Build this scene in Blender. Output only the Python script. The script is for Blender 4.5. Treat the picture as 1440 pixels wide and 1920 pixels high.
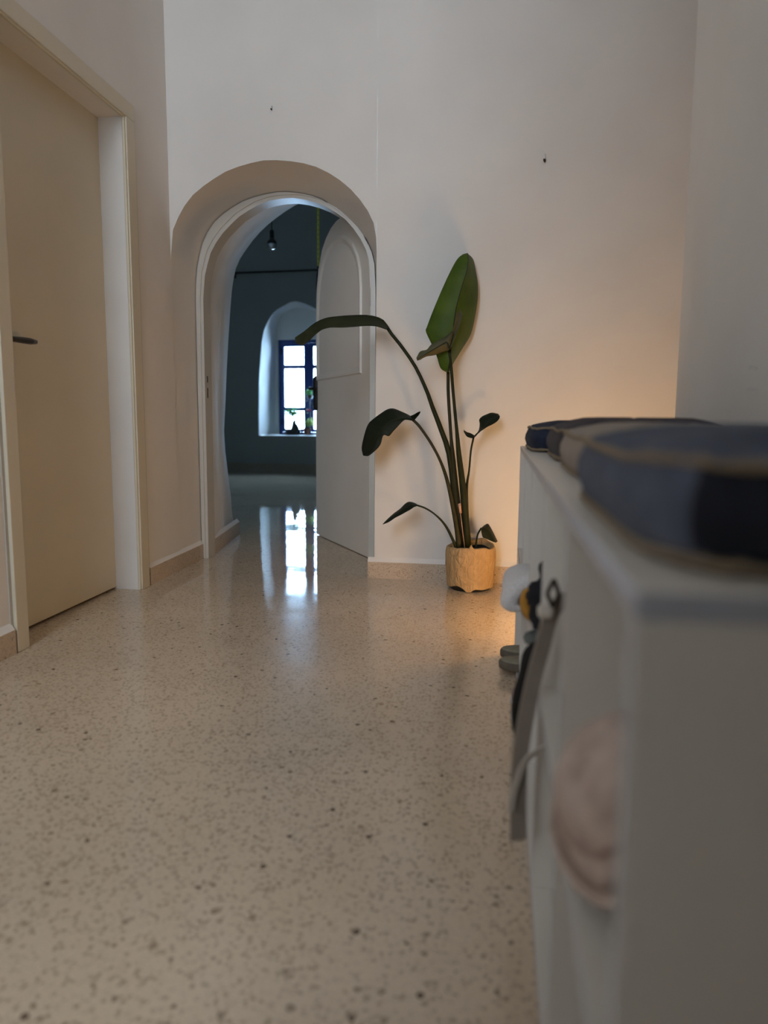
import bpy, bmesh, math, random
from mathutils import Vector, Matrix, noise

for _o in list(bpy.data.objects):
    bpy.data.objects.remove(_o)
S = bpy.context.scene
COL = S.collection
random.seed(7)

# ------------------------------------------------------------------ camera
CAM_H = 0.80
PITCH, YAW, ROLL, FPX = 0.1276, 0.1305, 0.0070, 1383.0
_f = Vector((-math.sin(YAW)*math.cos(PITCH), math.cos(YAW)*math.cos(PITCH), -math.sin(PITCH)))
_r0 = Vector((math.cos(YAW), math.sin(YAW), 0)); _u0 = _r0.cross(_f)
_r = _r0*math.cos(ROLL) + _u0*math.sin(ROLL); _u = _u0*math.cos(ROLL) - _r0*math.sin(ROLL)
cam_d = bpy.data.cameras.new('camera')
cam_d.sensor_fit = 'VERTICAL'; cam_d.sensor_height = 36.0; cam_d.sensor_width = 27.0
cam_d.lens = FPX/1920*36.0
cam_d.clip_start = 0.02; cam_d.clip_end = 200
cam_d.dof.use_dof = True; cam_d.dof.focus_distance = 3.3; cam_d.dof.aperture_fstop = 1.9
cam = bpy.data.objects.new('camera', cam_d)
m = Matrix((_r, _u, -_f)).transposed().to_4x4(); m.translation = (0, 0, CAM_H)
cam.matrix_world = m
COL.objects.link(cam); S.camera = cam

# ------------------------------------------------------------------ world and daylight
W = bpy.data.worlds.new('world'); S.world = W; W.use_nodes = True
_b = W.node_tree.nodes['Background']
_b.inputs[0].default_value = (0.42, 0.68, 1.0, 1); _b.inputs[1].default_value = 58.0

def area(name, loc, rot, sx, sy, col, power):
    d = bpy.data.lights.new(name, 'AREA'); d.shape = 'RECTANGLE'; d.size = sx; d.size_y = sy
    d.color = col; d.energy = power
    o = bpy.data.objects.new(name, d); o.location = loc; o.rotation_euler = rot
    COL.objects.link(o); return o
# lamp standing in for daylight of the tall window in the wall behind the camera
area('window_daylight', (-0.93, -2.55, 2.65), (math.radians(90), 0, 0), 1.0, 2.5, (0.80, 0.89, 1.0), 108)
# daylight of the far room's window (portal that guides the sky light)
_p = area('far_window_portal', (-2.55, 11.25, 1.25), (math.radians(-90), 0, math.radians(-6.8)), 1.1, 1.6, (1, 1, 1), 1)
_p.data.cycles.is_portal = True

S.view_settings.view_transform = 'Standard'; S.view_settings.look = 'None'
S.view_settings.exposure = 0.0; S.view_settings.gamma = 1.0; S.view_settings.use_curve_mapping = False
try:
    S.cycles.use_denoising = True
    S.cycles.max_bounces = 10; S.cycles.diffuse_bounces = 5; S.cycles.glossy_bounces = 3; S.cycles.adaptive_threshold = 0.02
    S.cycles.transparent_max_bounces = 12
    S.cycles.sample_clamp_indirect = 6.0
    S.cycles.caustics_reflective = False; S.cycles.caustics_refractive = False
except Exception:
    pass

# ------------------------------------------------------------------ materials
def lin(c):
    return tuple(((v/255)/12.92 if v/255 <= 0.04045 else ((v/255+0.055)/1.055)**2.4) for v in c) + (1,)
class NT:
    def __init__(s, name):
        s.m = bpy.data.materials.new(name); s.m.use_nodes = True
        s.t = s.m.node_tree; s.b = s.t.nodes['Principled BSDF']; s.out = s.t.nodes['Material Output']
    def n(s, typ, **kw):
        x = s.t.nodes.new(typ)
        for k, v in kw.items():
            if k.startswith('i_'):
                key = k[2:].replace('_', ' ')
                x.inputs[int(key) if key.isdigit() else key].default_value = v
            else:
                setattr(x, k, v)
        return x
    def l(s, a, b): s.t.links.new(a, b)
    def coord(s): return s.n('ShaderNodeTexCoord').outputs['Object']
def ramp(nt, fac, stops):
    r = nt.n('ShaderNodeValToRGB'); e = r.color_ramp.elements
    while len(e) < len(stops): e.new(0.5)
    for el, (p, c) in zip(e, stops): el.position = p; el.color = c
    nt.l(fac, r.inputs[0]); return r.outputs[0]
def simple(name, col, rough=0.6, vary=0.06, scale=12.0, bump=0.0, bscale=60.0, metal=0.0, spec=0.5, sheen=0.0, bdist=0.002):
    nt = NT(name); c = nt.coord()
    nz = nt.n('ShaderNodeTexNoise', i_Scale=scale, i_Detail=4.0); nt.l(c, nz.inputs['Vector'])
    a = tuple(max(0, v*(1-vary)) for v in col[:3])+(1,); b = tuple(min(1, v*(1+vary)) for v in col[:3])+(1,)
    nt.l(ramp(nt, nz.outputs['Fac'], [(0.3, a), (0.7, b)]), nt.b.inputs['Base Color'])
    nt.b.inputs['Roughness'].default_value = rough; nt.b.inputs['Metallic'].default_value = metal
    nt.b.inputs['Specular IOR Level'].default_value = spec
    if sheen: nt.b.inputs['Sheen Weight'].default_value = sheen
    if bump:
        n2 = nt.n('ShaderNodeTexNoise', i_Scale=bscale, i_Detail=5.0); nt.l(c, n2.inputs['Vector'])
        bp = nt.n('ShaderNodeBump', i_Strength=bump, i_Distance=bdist); nt.l(n2.outputs['Fac'], bp.inputs['Height'])
        nt.l(bp.outputs[0], nt.b.inputs['Normal'])
    return nt.m
def plaster(name, col, lump=0.35):
    nt = NT(name); c = nt.coord()
    nz = nt.n('ShaderNodeTexNoise', i_Scale=2.2, i_Detail=5.0); nt.l(c, nz.inputs['Vector'])
    a = tuple(v*0.965 for v in col)+(1,); b = tuple(min(1, v*1.025) for v in col)+(1,)
    nt.l(ramp(nt, nz.outputs['Fac'], [(0.35, a), (0.65, b)]), nt.b.inputs['Base Color'])
    nt.b.inputs['Roughness'].default_value = 0.82; nt.b.inputs['Specular IOR Level'].default_value = 0.25
    n1 = nt.n('ShaderNodeTexNoise', i_Scale=3.5, i_Detail=3.0); nt.l(c, n1.inputs['Vector'])
    n2 = nt.n('ShaderNodeTexNoise', i_Scale=240.0, i_Detail=3.0); nt.l(c, n2.inputs['Vector'])
    b1 = nt.n('ShaderNodeBump', i_Strength=lump, i_Distance=0.012); nt.l(n1.outputs['Fac'], b1.inputs['Height'])
    b2 = nt.n('ShaderNodeBump', i_Strength=0.12, i_Distance=0.001); nt.l(n2.outputs['Fac'], b2.inputs['Height'])
    nt.l(b1.outputs[0], b2.inputs['Normal']); nt.l(b2.outputs[0], nt.b.inputs['Normal'])
    return nt.m
def terrazzo(name, light, mid, dark, rough, wavy, gain=1.0):
    nt = NT(name); c = nt.coord()
    dz = nt.n('ShaderNodeTexNoise', i_Scale=55.0, i_Detail=2.0); nt.l(c, dz.inputs['Vector'])
    sub = nt.n('ShaderNodeVectorMath', operation='SUBTRACT'); nt.l(dz.outputs['Color'], sub.inputs[0]); sub.inputs[1].default_value = (0.5, 0.5, 0.5)
    scl = nt.n('ShaderNodeVectorMath', operation='SCALE'); scl.inputs['Scale'].default_value = 0.012; nt.l(sub.outputs[0], scl.inputs[0])
    add = nt.n('ShaderNodeVectorMath', operation='ADD'); nt.l(c, add.inputs[0]); nt.l(scl.outputs[0], add.inputs[1])
    v = add.outputs[0]
    def vor(scale, feat='F1'):
        x = nt.n('ShaderNodeTexVoronoi', feature=feat, i_Scale=scale); nt.l(v, x.inputs['Vector']); return x
    def mth(op, a, b):
        x = nt.n('ShaderNodeMath', operation=op)
        for i, q in enumerate((a, b)):
            if isinstance(q, (int, float)): x.inputs[i].default_value = q
            else: nt.l(q, x.inputs[i])
        return x.outputs[0]
    def mix(fac, a, b):
        x = nt.n('ShaderNodeMix', data_type='RGBA')
        nt.l(fac, x.inputs['Factor'])
        for k, q in ((6, a), (7, b)):
            if isinstance(q, tuple): x.inputs[k].default_value = q
            else: nt.l(q, x.inputs[k])
        return x.outputs[2]
    def sep(col):
        x = nt.n('ShaderNodeSeparateColor'); nt.l(col, x.inputs[0]); return x.outputs
    # packed pale chips of about a centimetre in a paler binder
    v1 = vor(98.0); r1 = sep(v1.outputs['Color'])
    chips = ramp(nt, r1[0], [(0.0, mid), (0.5, tuple(a*0.55+b*0.45 for a, b in zip(mid, light))), (1.0, light)])
    edge = ramp(nt, v1.outputs['Distance'], [(0.32, (0, 0, 0, 1)), (0.52, (1, 1, 1, 1))])
    col = mix(edge, chips, light)
    # small brown chips, and sparse dark ones
    v3 = vor(46.0); r3 = sep(v3.outputs['Color'])
    size = mth('MULTIPLY', r3[0], 0.30)
    inside = mth('LESS_THAN', v3.outputs['Distance'], size)
    brown = tuple(a*0.55+b*0.45 for a, b in zip(mid, dark))
    col = mix(mth('MULTIPLY', inside, mth('GREATER_THAN', r3[1], 0.66)), col, tuple(a*0.80+b*0.20 for a, b in zip(mid, dark)))
    col = mix(mth('MULTIPLY', inside, mth('GREATER_THAN', r3[1], 0.92)), col, brown)
    col = mix(mth('MULTIPLY', inside, mth('GREATER_THAN', r3[2], 0.965)), col, dark)
    big = nt.n('ShaderNodeTexNoise', i_Scale=1.3, i_Detail=4.0); nt.l(c, big.inputs['Vector'])
    fine = nt.n('ShaderNodeTexNoise', i_Scale=230.0, i_Detail=2.0); nt.l(c, fine.inputs['Vector'])
    both = mth('MULTIPLY_ADD', fine.outputs['Fac'], 1.15); nt.l(big.outputs['Fac'], both.node.inputs[2])
    tint = ramp(nt, mth('MULTIPLY', both, 0.5), [(0.36, (0.76, 0.76, 0.76, 1)), (0.72, (1.18, 1.18, 1.18, 1))])
    mul = nt.n('ShaderNodeMix', data_type='RGBA', blend_type='MULTIPLY'); mul.inputs['Factor'].default_value = 1.0
    nt.l(col, mul.inputs[6]); nt.l(tint, mul.inputs[7])
    nt.l(mul.outputs[2], nt.b.inputs['Base Color'])
    if isinstance(rough, tuple):
        # worn dull by traffic in the corridor, still freshly polished from the passage on
        sx = nt.n('ShaderNodeSeparateXYZ'); nt.l(c, sx.inputs[0])
        mr = nt.n('ShaderNodeMapRange'); nt.l(sx.outputs[1], mr.inputs[0])
        for i_, v_ in zip((1, 2, 3, 4), (2.3, 3.6, rough[0], rough[1])): mr.inputs[i_].default_value = v_
        nt.l(mr.outputs[0], nt.b.inputs['Roughness'])
    else:
        nt.b.inputs['Roughness'].default_value = rough
    nt.b.inputs['Specular IOR Level'].default_value = 0.5
    if wavy:
        w1 = nt.n('ShaderNodeTexNoise', i_Scale=5.0, i_Detail=1.0); nt.l(c, w1.inputs['Vector'])
        b1 = nt.n('ShaderNodeBump', i_Strength=wavy, i_Distance=0.004); nt.l(w1.outputs['Fac'], b1.inputs['Height'])
        nt.l(b1.outputs[0], nt.b.inputs['Normal'])
    return nt.m
def fabric(name, a, b, thread=420.0, rough=0.9, bump=0.5, sheen=0.03):
    nt = NT(name); c = nt.coord()
    w1 = nt.n('ShaderNodeTexWave', wave_type='BANDS', bands_direction='DIAGONAL', i_Scale=thread, i_Distortion=1.5); nt.l(c, w1.inputs['Vector'])
    nz = nt.n('ShaderNodeTexNoise', i_Scale=38.0, i_Detail=6.0); nt.l(c, nz.inputs['Vector'])
    mx = nt.n('ShaderNodeMath', operation='MULTIPLY_ADD'); nt.l(w1.outputs['Fac'], mx.inputs[0]); mx.inputs[1].default_value = 0.35; nt.l(nz.outputs['Fac'], mx.inputs[2])
    nt.l(ramp(nt, mx.outputs[0], [(0.4, a), (0.95, b)]), nt.b.inputs['Base Color'])
    nt.b.inputs['Roughness'].default_value = rough; nt.b.inputs['Sheen Weight'].default_value = sheen
    nt.b.inputs['Specular IOR Level'].default_value = 0.2
    bp = nt.n('ShaderNodeBump', i_Strength=bump, i_Distance=0.0012); nt.l(mx.outputs[0], bp.inputs['Height']); nt.l(bp.outputs[0], nt.b.inputs['Normal'])
    return nt.m
def leafmat(name, a, b, rough=0.42, trans=0.25):
    nt = NT(name); c = nt.coord()
    wv = nt.n('ShaderNodeTexWave', wave_type='BANDS', bands_direction='DIAGONAL', i_Scale=70.0, i_Distortion=2.0, i_Detail=2.0); nt.l(c, wv.inputs['Vector'])
    nz = nt.n('ShaderNodeTexNoise', i_Scale=9.0, i_Detail=3.0); nt.l(c, nz.inputs['Vector'])
    mx = nt.n('ShaderNodeMath', operation='MULTIPLY_ADD'); nt.l(wv.outputs['Fac'], mx.inputs[0]); mx.inputs[1].default_value = 0.18; nt.l(nz.outputs['Fac'], mx.inputs[2])
    cr = ramp(nt, mx.outputs[0], [(0.3, a), (0.8, b)])
    nt.l(cr, nt.b.inputs['Base Color']); nt.b.inputs['Roughness'].default_value = rough
    nt.b.inputs['Specular IOR Level'].default_value = 0.2
    tr = nt.n('ShaderNodeBsdfTranslucent'); nt.l(cr, tr.inputs[0])
    ms = nt.n('ShaderNodeMixShader'); ms.inputs[0].default_value = trans
    nt.l(nt.b.outputs[0], ms.inputs[1]); nt.l(tr.outputs[0], ms.inputs[2]); nt.l(ms.outputs[0], nt.out.inputs[0])
    bp = nt.n('ShaderNodeBump', i_Strength=0.35, i_Distance=0.001); nt.l(wv.outputs['Fac'], bp.inputs['Height']); nt.l(bp.outputs[0], nt.b.inputs['Normal'])
    return nt.m
def glass(name):
    nt = NT(name)
    g = nt.n('ShaderNodeBsdfGlossy'); g.inputs['Roughness'].default_value = 0.02
    t = nt.n('ShaderNodeBsdfTransparent'); t.inputs[0].default_value = (0.97, 0.98, 0.98, 1)
    fr = nt.n('ShaderNodeFresnel'); fr.inputs[0].default_value = 1.3
    ms = nt.n('ShaderNodeMixShader'); nt.l(fr.outputs[0], ms.inputs[0]); nt.l(t.outputs[0], ms.inputs[1]); nt.l(g.outputs[0], ms.inputs[2])
    nt.l(ms.outputs[0], nt.out.inputs[0]); return nt.m
def glow(name, col, strength):
    nt = NT(name); nt.b.inputs['Base Color'].default_value = (0.9, 0.85, 0.75, 1)
    nt.b.inputs['Emission Color'].default_value = col; nt.b.inputs['Emission Strength'].default_value = strength
    return nt.m
def kraft(name):
    nt = NT(name); c = nt.coord()
    nz = nt.n('ShaderNodeTexNoise', i_Scale=26.0, i_Detail=6.0); nt.l(c, nz.inputs['Vector'])
    nt.l(ramp(nt, nz.outputs['Fac'], [(0.3, (0.42, 0.27, 0.125, 1)), (0.7, (0.52, 0.345, 0.165, 1))]), nt.b.inputs['Base Color'])
    nt.b.inputs['Roughness'].default_value = 0.75
    vo = nt.n('ShaderNodeTexVoronoi', feature='DISTANCE_TO_EDGE', i_Scale=34.0)
    d = nt.n('ShaderNodeTexNoise', i_Scale=14.0, i_Detail=3.0); nt.l(c, d.inputs['Vector'])
    mp = nt.n('ShaderNodeVectorMath', operation='MULTIPLY_ADD'); nt.l(d.outputs['Color'], mp.inputs[0]); mp.inputs[1].default_value = (0.05, 0.05, 0.05)
    sc = nt.n('ShaderNodeVectorMath', operation='MULTIPLY'); nt.l(c, sc.inputs[0]); sc.inputs[1].default_value = (1, 1, 0.55)
    nt.l(sc.outputs[0], mp.inputs[2]); nt.l(mp.outputs[0], vo.inputs['Vector'])
    sm = nt.n('ShaderNodeMath', operation='MINIMUM'); nt.l(vo.outputs['Distance'], sm.inputs[0]); sm.inputs[1].default_value = 0.22
    bp = nt.n('ShaderNodeBump', i_Strength=0.9, i_Distance=0.012); nt.l(sm.outputs[0], bp.inputs['Height']); nt.l(bp.outputs[0], nt.b.inputs['Normal'])
    return nt.m
def fleece(name, col):
    nt = NT(name); c = nt.coord()
    nz = nt.n('ShaderNodeTexNoise', i_Scale=320.0, i_Detail=4.0); nt.l(c, nz.inputs['Vector'])
    nt.l(ramp(nt, nz.outputs['Fac'], [(0.3, tuple(v*0.75 for v in col)+(1,)), (0.7, tuple(min(1, v*1.15) for v in col)+(1,))]), nt.b.inputs['Base Color'])
    nt.b.inputs['Roughness'].default_value = 1.0; nt.b.inputs['Sheen Weight'].default_value = 0.3 if col[0] > 0.2 else 0.03; nt.b.inputs['Specular IOR Level'].default_value = 0.1
    bp = nt.n('ShaderNodeBump', i_Strength=0.9, i_Distance=0.003); nt.l(nz.outputs['Fac'], bp.inputs['Height']); nt.l(bp.outputs[0], nt.b.inputs['Normal'])
    return nt.m

M = dict(
    plaster=plaster('white_plaster', (0.77, 0.755, 0.73)),
    rough_plaster=plaster('lumpy_plaster', (0.76, 0.745, 0.72), 0.8),
    far_plaster=plaster('grey_green_wall_paint', (0.28, 0.295, 0.285)),
    ceiling=simple('ceiling_paint', (0.80, 0.79, 0.77, 1), 0.9, 0.02),
    floor=terrazzo('polished_terrazzo', (0.60, 0.478, 0.348, 1), (0.345, 0.262, 0.178, 1), (0.085, 0.050, 0.028, 1), (0.16, 0.03), 0.20),
    skirt=terrazzo('terrazzo_skirting', (0.56, 0.462, 0.355, 1), (0.40, 0.312, 0.232, 1), (0.15, 0.09, 0.05, 1), 0.35, 0.0),
    skirt_dark=terrazzo('dark_skirting', (0.30, 0.255, 0.19, 1), (0.21, 0.175, 0.13, 1), (0.05, 0.03, 0.02, 1), 0.4, 0.0),
    cream=simple('cream_door_paint', (0.64, 0.59, 0.465, 1), 0.42, 0.03, 3.0, 0.05, 300.0),
    white_paint=simple('white_gloss_paint', (0.57, 0.55, 0.50, 1), 0.35, 0.02, 5.0, 0.05, 120.0),
    jamb_paint=simple('pale_jamb_paint', (0.47, 0.447, 0.395, 1), 0.4, 0.02, 5.0, 0.05, 120.0),
    leaf_paint=simple('grey_white_door_paint', (0.80, 0.765, 0.71, 1), 0.40, 0.03, 3.0, 0.05, 200.0),
    bronze=simple('dark_bronze', (0.055, 0.042, 0.032, 1), 0.38, 0.1, 40.0, metal=0.8),
    blocker=simple('dark_blocker', (0.12, 0.085, 0.055, 1), 0.5, 0.3, 8.0),  # dark so that the added light blocker returns little bounce
    iron=simple('black_iron', (0.015, 0.014, 0.013, 1), 0.5, 0.1, 40.0, metal=0.6),
    steel=simple('nail_steel', (0.45, 0.44, 0.42, 1), 0.3, 0.1, 60.0, metal=1.0),
    plastic_white=simple('white_plug_plastic', (0.75, 0.75, 0.73, 1), 0.5),
    blue=simple('blue_window_paint', (0.014, 0.042, 0.235, 1), 0.4, 0.15, 6.0),
    glass=glass('window_glass'),
    laminate=simple('white_laminate', (0.65, 0.605, 0.545, 1), 0.38, 0.015, 3.0),
    laminate_edge=simple('grey_edge_band', (0.38, 0.395, 0.44, 1), 0.35, 0.02, 3.0),
    denim_dark=fabric('dark_denim', (0.010, 0.014, 0.030, 1), (0.028, 0.036, 0.064, 1)),
    denim_charcoal=fabric('charcoal_denim', (0.036, 0.029, 0.033, 1), (0.082, 0.067, 0.073, 1)),
    denim_taupe=fabric('taupe_denim', (0.24, 0.20, 0.165, 1), (0.37, 0.31, 0.26, 1)),
    denim_grey=fabric('grey_blue_denim', (0.055, 0.066, 0.098, 1), (0.112, 0.127, 0.172, 1)),
    denim_end_shade=fabric('denim_painted_shade', (0.008, 0.009, 0.014, 1), (0.020, 0.022, 0.030, 1)),  # shade of the near cushion's end, put into the colour
    fray=simple('frayed_tan_thread', (0.27, 0.20, 0.125, 1), 0.95, 0.35, 300.0, 0.9, 500.0),
    kraft=kraft('crumpled_kraft_paper'),
    pot=simple('dark_plastic', (0.012, 0.011, 0.010, 1), 0.45),
    soil=simple('dark_soil', (0.035, 0.022, 0.015, 1), 0.95, 0.5, 120.0, 1.0, 160.0, bdist=0.01),
    stem=leafmat('petiole_green', (0.009, 0.013, 0.004, 1), (0.024, 0.028, 0.008, 1), 0.5, 0.05),
    stem_brown=leafmat('old_petiole', (0.022, 0.021, 0.008, 1), (0.048, 0.042, 0.018, 1), 0.5, 0.05),
    leaf_bright=leafmat('bright_leaf', (0.048, 0.092, 0.010, 1), (0.098, 0.160, 0.018, 1), 0.45, 0.22),
    leaf_dark=leafmat('dark_leaf', (0.006, 0.010, 0.005, 1), (0.014, 0.021, 0.009, 1), 0.55, 0.08),
    leaf_olive=leafmat('olive_leaf', (0.016, 0.020, 0.008, 1), (0.036, 0.041, 0.016, 1), 0.55, 0.10),
    leaf_back=leafmat('leaf_underside', (0.075, 0.075, 0.036, 1), (0.15, 0.142, 0.080, 1), 0.6, 0.2),
    dry=simple('dry_pink_sheath', (0.62, 0.36, 0.24, 1), 0.7, 0.15, 80.0),
    lamp=glow('warm_lamp_glass', (1.0, 0.565, 0.21, 1), 54.0),
    fleece=fleece('grey_fleece', (0.68, 0.655, 0.64)),
    mustard=fabric('mustard_wool', (0.33, 0.15, 0.02, 1), (0.48, 0.24, 0.045, 1), 300.0),
    charcoal=fleece('charcoal_wool', (0.022, 0.022, 0.025)),
    sage=fabric('dark_sage_wool', (0.075, 0.085, 0.080, 1), (0.13, 0.14, 0.13, 1), 300.0),
    taupe=simple('taupe_leather', (0.26, 0.215, 0.178, 1), 0.55, 0.08, 20.0, 0.3, 300.0),
    taupe_light=simple('pale_leather_lining', (0.46, 0.41, 0.35, 1), 0.6, 0.08, 20.0),
    black_cloth=fabric('black_nylon', (0.003, 0.003, 0.003, 1), (0.007, 0.007, 0.008, 1), 500.0, sheen=0.0),
    sandal=simple('olive_suede', (0.25, 0.23, 0.17, 1), 0.9, 0.12, 60.0, 0.5, 400.0),
    sandal_sole=simple('brown_rubber', (0.115, 0.095, 0.070, 1), 0.8, 0.12, 60.0),
    sneaker=fabric('beige_canvas', (0.34, 0.29, 0.235, 1), (0.50, 0.44, 0.37, 1), 350.0),
    sneaker_patch=simple('dusty_pink_suede', (0.33, 0.235, 0.195, 1), 0.9),
    lace=simple('off_white_lace', (0.60, 0.56, 0.50, 1), 0.9),
    hat=fabric('pink_beige_knit', (0.38, 0.29, 0.245, 1), (0.62, 0.50, 0.43, 1), 160.0, bump=0.9),
    magenta=fabric('magenta_cloth', (0.11, 0.008, 0.035, 1), (0.19, 0.018, 0.06, 1), 300.0),
    yellow=simple('yellow_strap', (0.42, 0.40, 0.02, 1), 0.6, 0.1, 30.0),
    bulb=simple('mirrored_bulb', (0.50, 0.52, 0.53, 1), 0.12, 0.02, 3.0, metal=0.7),
    bonsai_leaf=leafmat('bonsai_leaf', (0.05, 0.15, 0.05, 1), (0.12, 0.30, 0.09, 1), 0.5, 0.4),
    pale_leaf=leafmat('pale_leaf', (0.22, 0.30, 0.07, 1), (0.38, 0.46, 0.14, 1), 0.5, 0.4),
    bark=simple('bonsai_bark', (0.06, 0.05, 0.04, 1), 0.9, 0.2, 40.0),
    terracotta=simple('dark_red_pot', (0.14, 0.045, 0.030, 1), 0.7),
    pink=simple('pink_petal', (0.55, 0.04, 0.16, 1), 0.6),
)

# ------------------------------------------------------------------ builders
def wloc(o):
    v = Vector((0, 0, 0))
    while o is not None:
        v += o.location; o = o.parent
    return v
def tag(o, label=None, cat=None, group=None, kind=None):
    if label: o['label'] = label
    if cat: o['category'] = cat
    if group: o['group'] = group
    if kind: o['kind'] = kind
    return o
def thing(name, loc, label=None, cat=None, group=None, kind=None):
    o = bpy.data.objects.new(name, None); COL.objects.link(o); o.location = loc; o.empty_display_size = 0.05
    return tag(o, label, cat, group, kind)
def obj(name, verts, faces, mats, parent=None, smooth=False, mi=None, base=None, recalc=True):
    """world-space geometry -> one mesh object; origin at its base, or at the parent's origin"""
    verts = [Vector(v) for v in verts]
    if parent is not None: org = wloc(parent)
    elif base is not None: org = Vector(base)
    else:
        lo = [min(v[i] for v in verts) for i in range(3)]; hi = [max(v[i] for v in verts) for i in range(3)]
        org = Vector(((lo[0]+hi[0])/2, (lo[1]+hi[1])/2, lo[2]))
    me = bpy.data.meshes.new(name)
    me.from_pydata([tuple(v-org) for v in verts], [], faces)
    if not isinstance(mats, (list, tuple)): mats = [mats]
    for q in mats: me.materials.append(M[q] if isinstance(q, str) else q)
    if mi: me.polygons.foreach_set('material_index', mi)
    if recalc:
        bm = bmesh.new(); bm.from_mesh(me); bmesh.ops.recalc_face_normals(bm, faces=bm.faces); bm.to_mesh(me); bm.free()
    if smooth: me.polygons.foreach_set('use_smooth', [True]*len(me.polygons))
    me.update()
    o = bpy.data.objects.new(name, me); COL.objects.link(o)
    if parent is not None: o.parent = parent
    else: o.location = org
    return o
class MB:
    def __init__(s): s.v = []; s.f = []; s.mi = []
    def add(s, v, f, k=0):
        n = len(s.v); s.v += [Vector(q) for q in v]; s.f += [tuple(i+n for i in q) for q in f]; s.mi += [k]*len(f); return s
    def box(s, lo, hi, k=0, xf=None):
        x0, y0, z0 = lo; x1, y1, z1 = hi
        v = [(x0, y0, z0), (x1, y0, z0), (x1, y1, z0), (x0, y1, z0), (x0, y0, z1), (x1, y0, z1), (x1, y1, z1), (x0, y1, z1)]
        if xf: v = [xf(*q) for q in v]
        return s.add(v, [(0, 3, 2, 1), (4, 5, 6, 7), (0, 1, 5, 4), (1, 2, 6, 5), (2, 3, 7, 6), (3, 0, 4, 7)], k)
    def bbox(s, lo, hi, b=0.004, k=0, xf=None):
        bm = bmesh.new(); bmesh.ops.create_cube(bm, size=1)
        for v in bm.verts: v.co = Vector([lo[i]+(hi[i]-lo[i])*(v.co[i]+0.5) for i in range(3)])
        bmesh.ops.bevel(bm, geom=list(bm.edges), offset=b, segments=2, affect='EDGES', profile=0.5)
        bm.verts.ensure_lookup_table()
        vs = [tuple(v.co) for v in bm.verts]
        if xf: vs = [xf(*q) for q in vs]
        s.add(vs, [tuple(v.index for v in f.verts) for f in bm.faces], k); bm.free(); return s
    def rings(s, rings, closed=True, cap0=False, cap1=False, k=0):
        n = len(rings[0]); v = [p for r in rings for p in r]; f = []
        for i in range(len(rings)-1):
            for j in range(n if closed else n-1):
                a = i*n+j; b = i*n+(j+1) % n
                f.append((a, b, b+n, a+n))
        if cap0: f.append(tuple(range(n-1, -1, -1)))
        if cap1: f.append(tuple((len(rings)-1)*n+j for j in range(n)))
        return s.add(v, f, k)
    def tube(s, pts, rad, seg=8, k=0, flat=1.0):
        pts = [Vector(p) for p in pts]; n = len(pts)
        if isinstance(rad, (int, float)): rad = [rad]*n
        rings = []; ref = None
        for i, p in enumerate(pts):
            t = (pts[min(i+1, n-1)]-pts[max(i-1, 0)]).normalized()
            if ref is None:
                ref = Vector((0, 0, 1)) if abs(t.z) < 0.9 else Vector((1, 0, 0))
            a = (ref - t*ref.dot(t)).normalized(); b = t.cross(a); ref = a
            rings.append([p + a*math.cos(2*math.pi*j/seg)*rad[i] + b*math.sin(2*math.pi*j/seg)*rad[i]*flat for j in range(seg)])
        return s.rings(rings, True, True, True, k)
    def lathe(s, prof, c, seg=24, k=0, axis=None, cap0=True, cap1=True):
        c = Vector(c); rings = []
        Mx = Vector((0, 0, 1)).rotation_difference(Vector(axis).normalized()).to_matrix() if axis else Matrix.Identity(3)
        for r, z in prof:
            rings.append([c + Mx @ Vector((r*math.cos(2*math.pi*j/seg), r*math.sin(2*math.pi*j/seg), z)) for j in range(seg)])
        return s.rings(rings, True, cap0, cap1, k)
    def obj(s, name, mats, parent=None, smooth=False, base=None, recalc=True):
        return obj(name, s.v, s.f, mats, parent, smooth, s.mi, base, recalc)
def resample(L, n):
    L = [Vector(p) for p in L]; d = [0.0]
    for a, b in zip(L, L[1:]): d.append(d[-1]+(b-a).length)
    out = []; j = 0
    for i in range(n):
        t = d[-1]*i/(n-1)
        while j < len(L)-2 and d[j+1] < t: j += 1
        sp = d[j+1]-d[j]
        out.append(L[j].lerp(L[j+1], 0 if sp < 1e-9 else min(1, max(0, (t-d[j])/sp))))
    return out
def smooth_path(L, n):
    """Catmull-Rom through the points"""
    P = [Vector(p) for p in L]; Q = [2*P[0]-P[1]]+P+[2*P[-1]-P[-2]]; out = []
    seg = len(P)-1
    for i in range(n):
        t = i/(n-1)*seg; k = min(int(t), seg-1); t -= k
        a, b, c, d = Q[k:k+4]
        out.append(0.5*((2*b)+(c-a)*t+(2*a-5*b+4*c-d)*t*t+(3*b-a-3*c+d)*t**3))
    return out
def shade_auto(o, ang=35):
    me = o.data; me.polygons.foreach_set('use_smooth', [True]*len(me.polygons))
    bm = bmesh.new(); bm.from_mesh(me)
    for e in bm.edges:
        if len(e.link_faces) == 2 and e.calc_face_angle(0) > math.radians(ang): e.smooth = False
    bm.to_mesh(me); bm.free(); return o

CEIL = 4.2
XL = -1.556
def YB(x): return 3.59-0.026*x            # back wall face
def YF(x): return 10.45-0.12*(x+3)        # far room's window wall face
def XS(y): return 0.0746+0.0215*y         # shelf front
def XR(y): return 0.535+0.0215*y          # right wall face

# ------------------------------------------------------------------ setting: floor, ceiling, walls
g = MB(); g.box((-6.3, -3.2, -0.12), (2.7, 12.0, 0.0))
tag(g.obj('floor', 'floor', base=(0, 0, 0)), 'polished beige terrazzo floor with brown chips', kind='structure')
g = MB(); g.box((-6.3, -3.2, CEIL), (2.7, 12.0, CEIL+0.15))
tag(g.obj('ceiling', 'ceiling', base=(0, 0, 0)), 'plain white ceiling', kind='structure')

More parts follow.
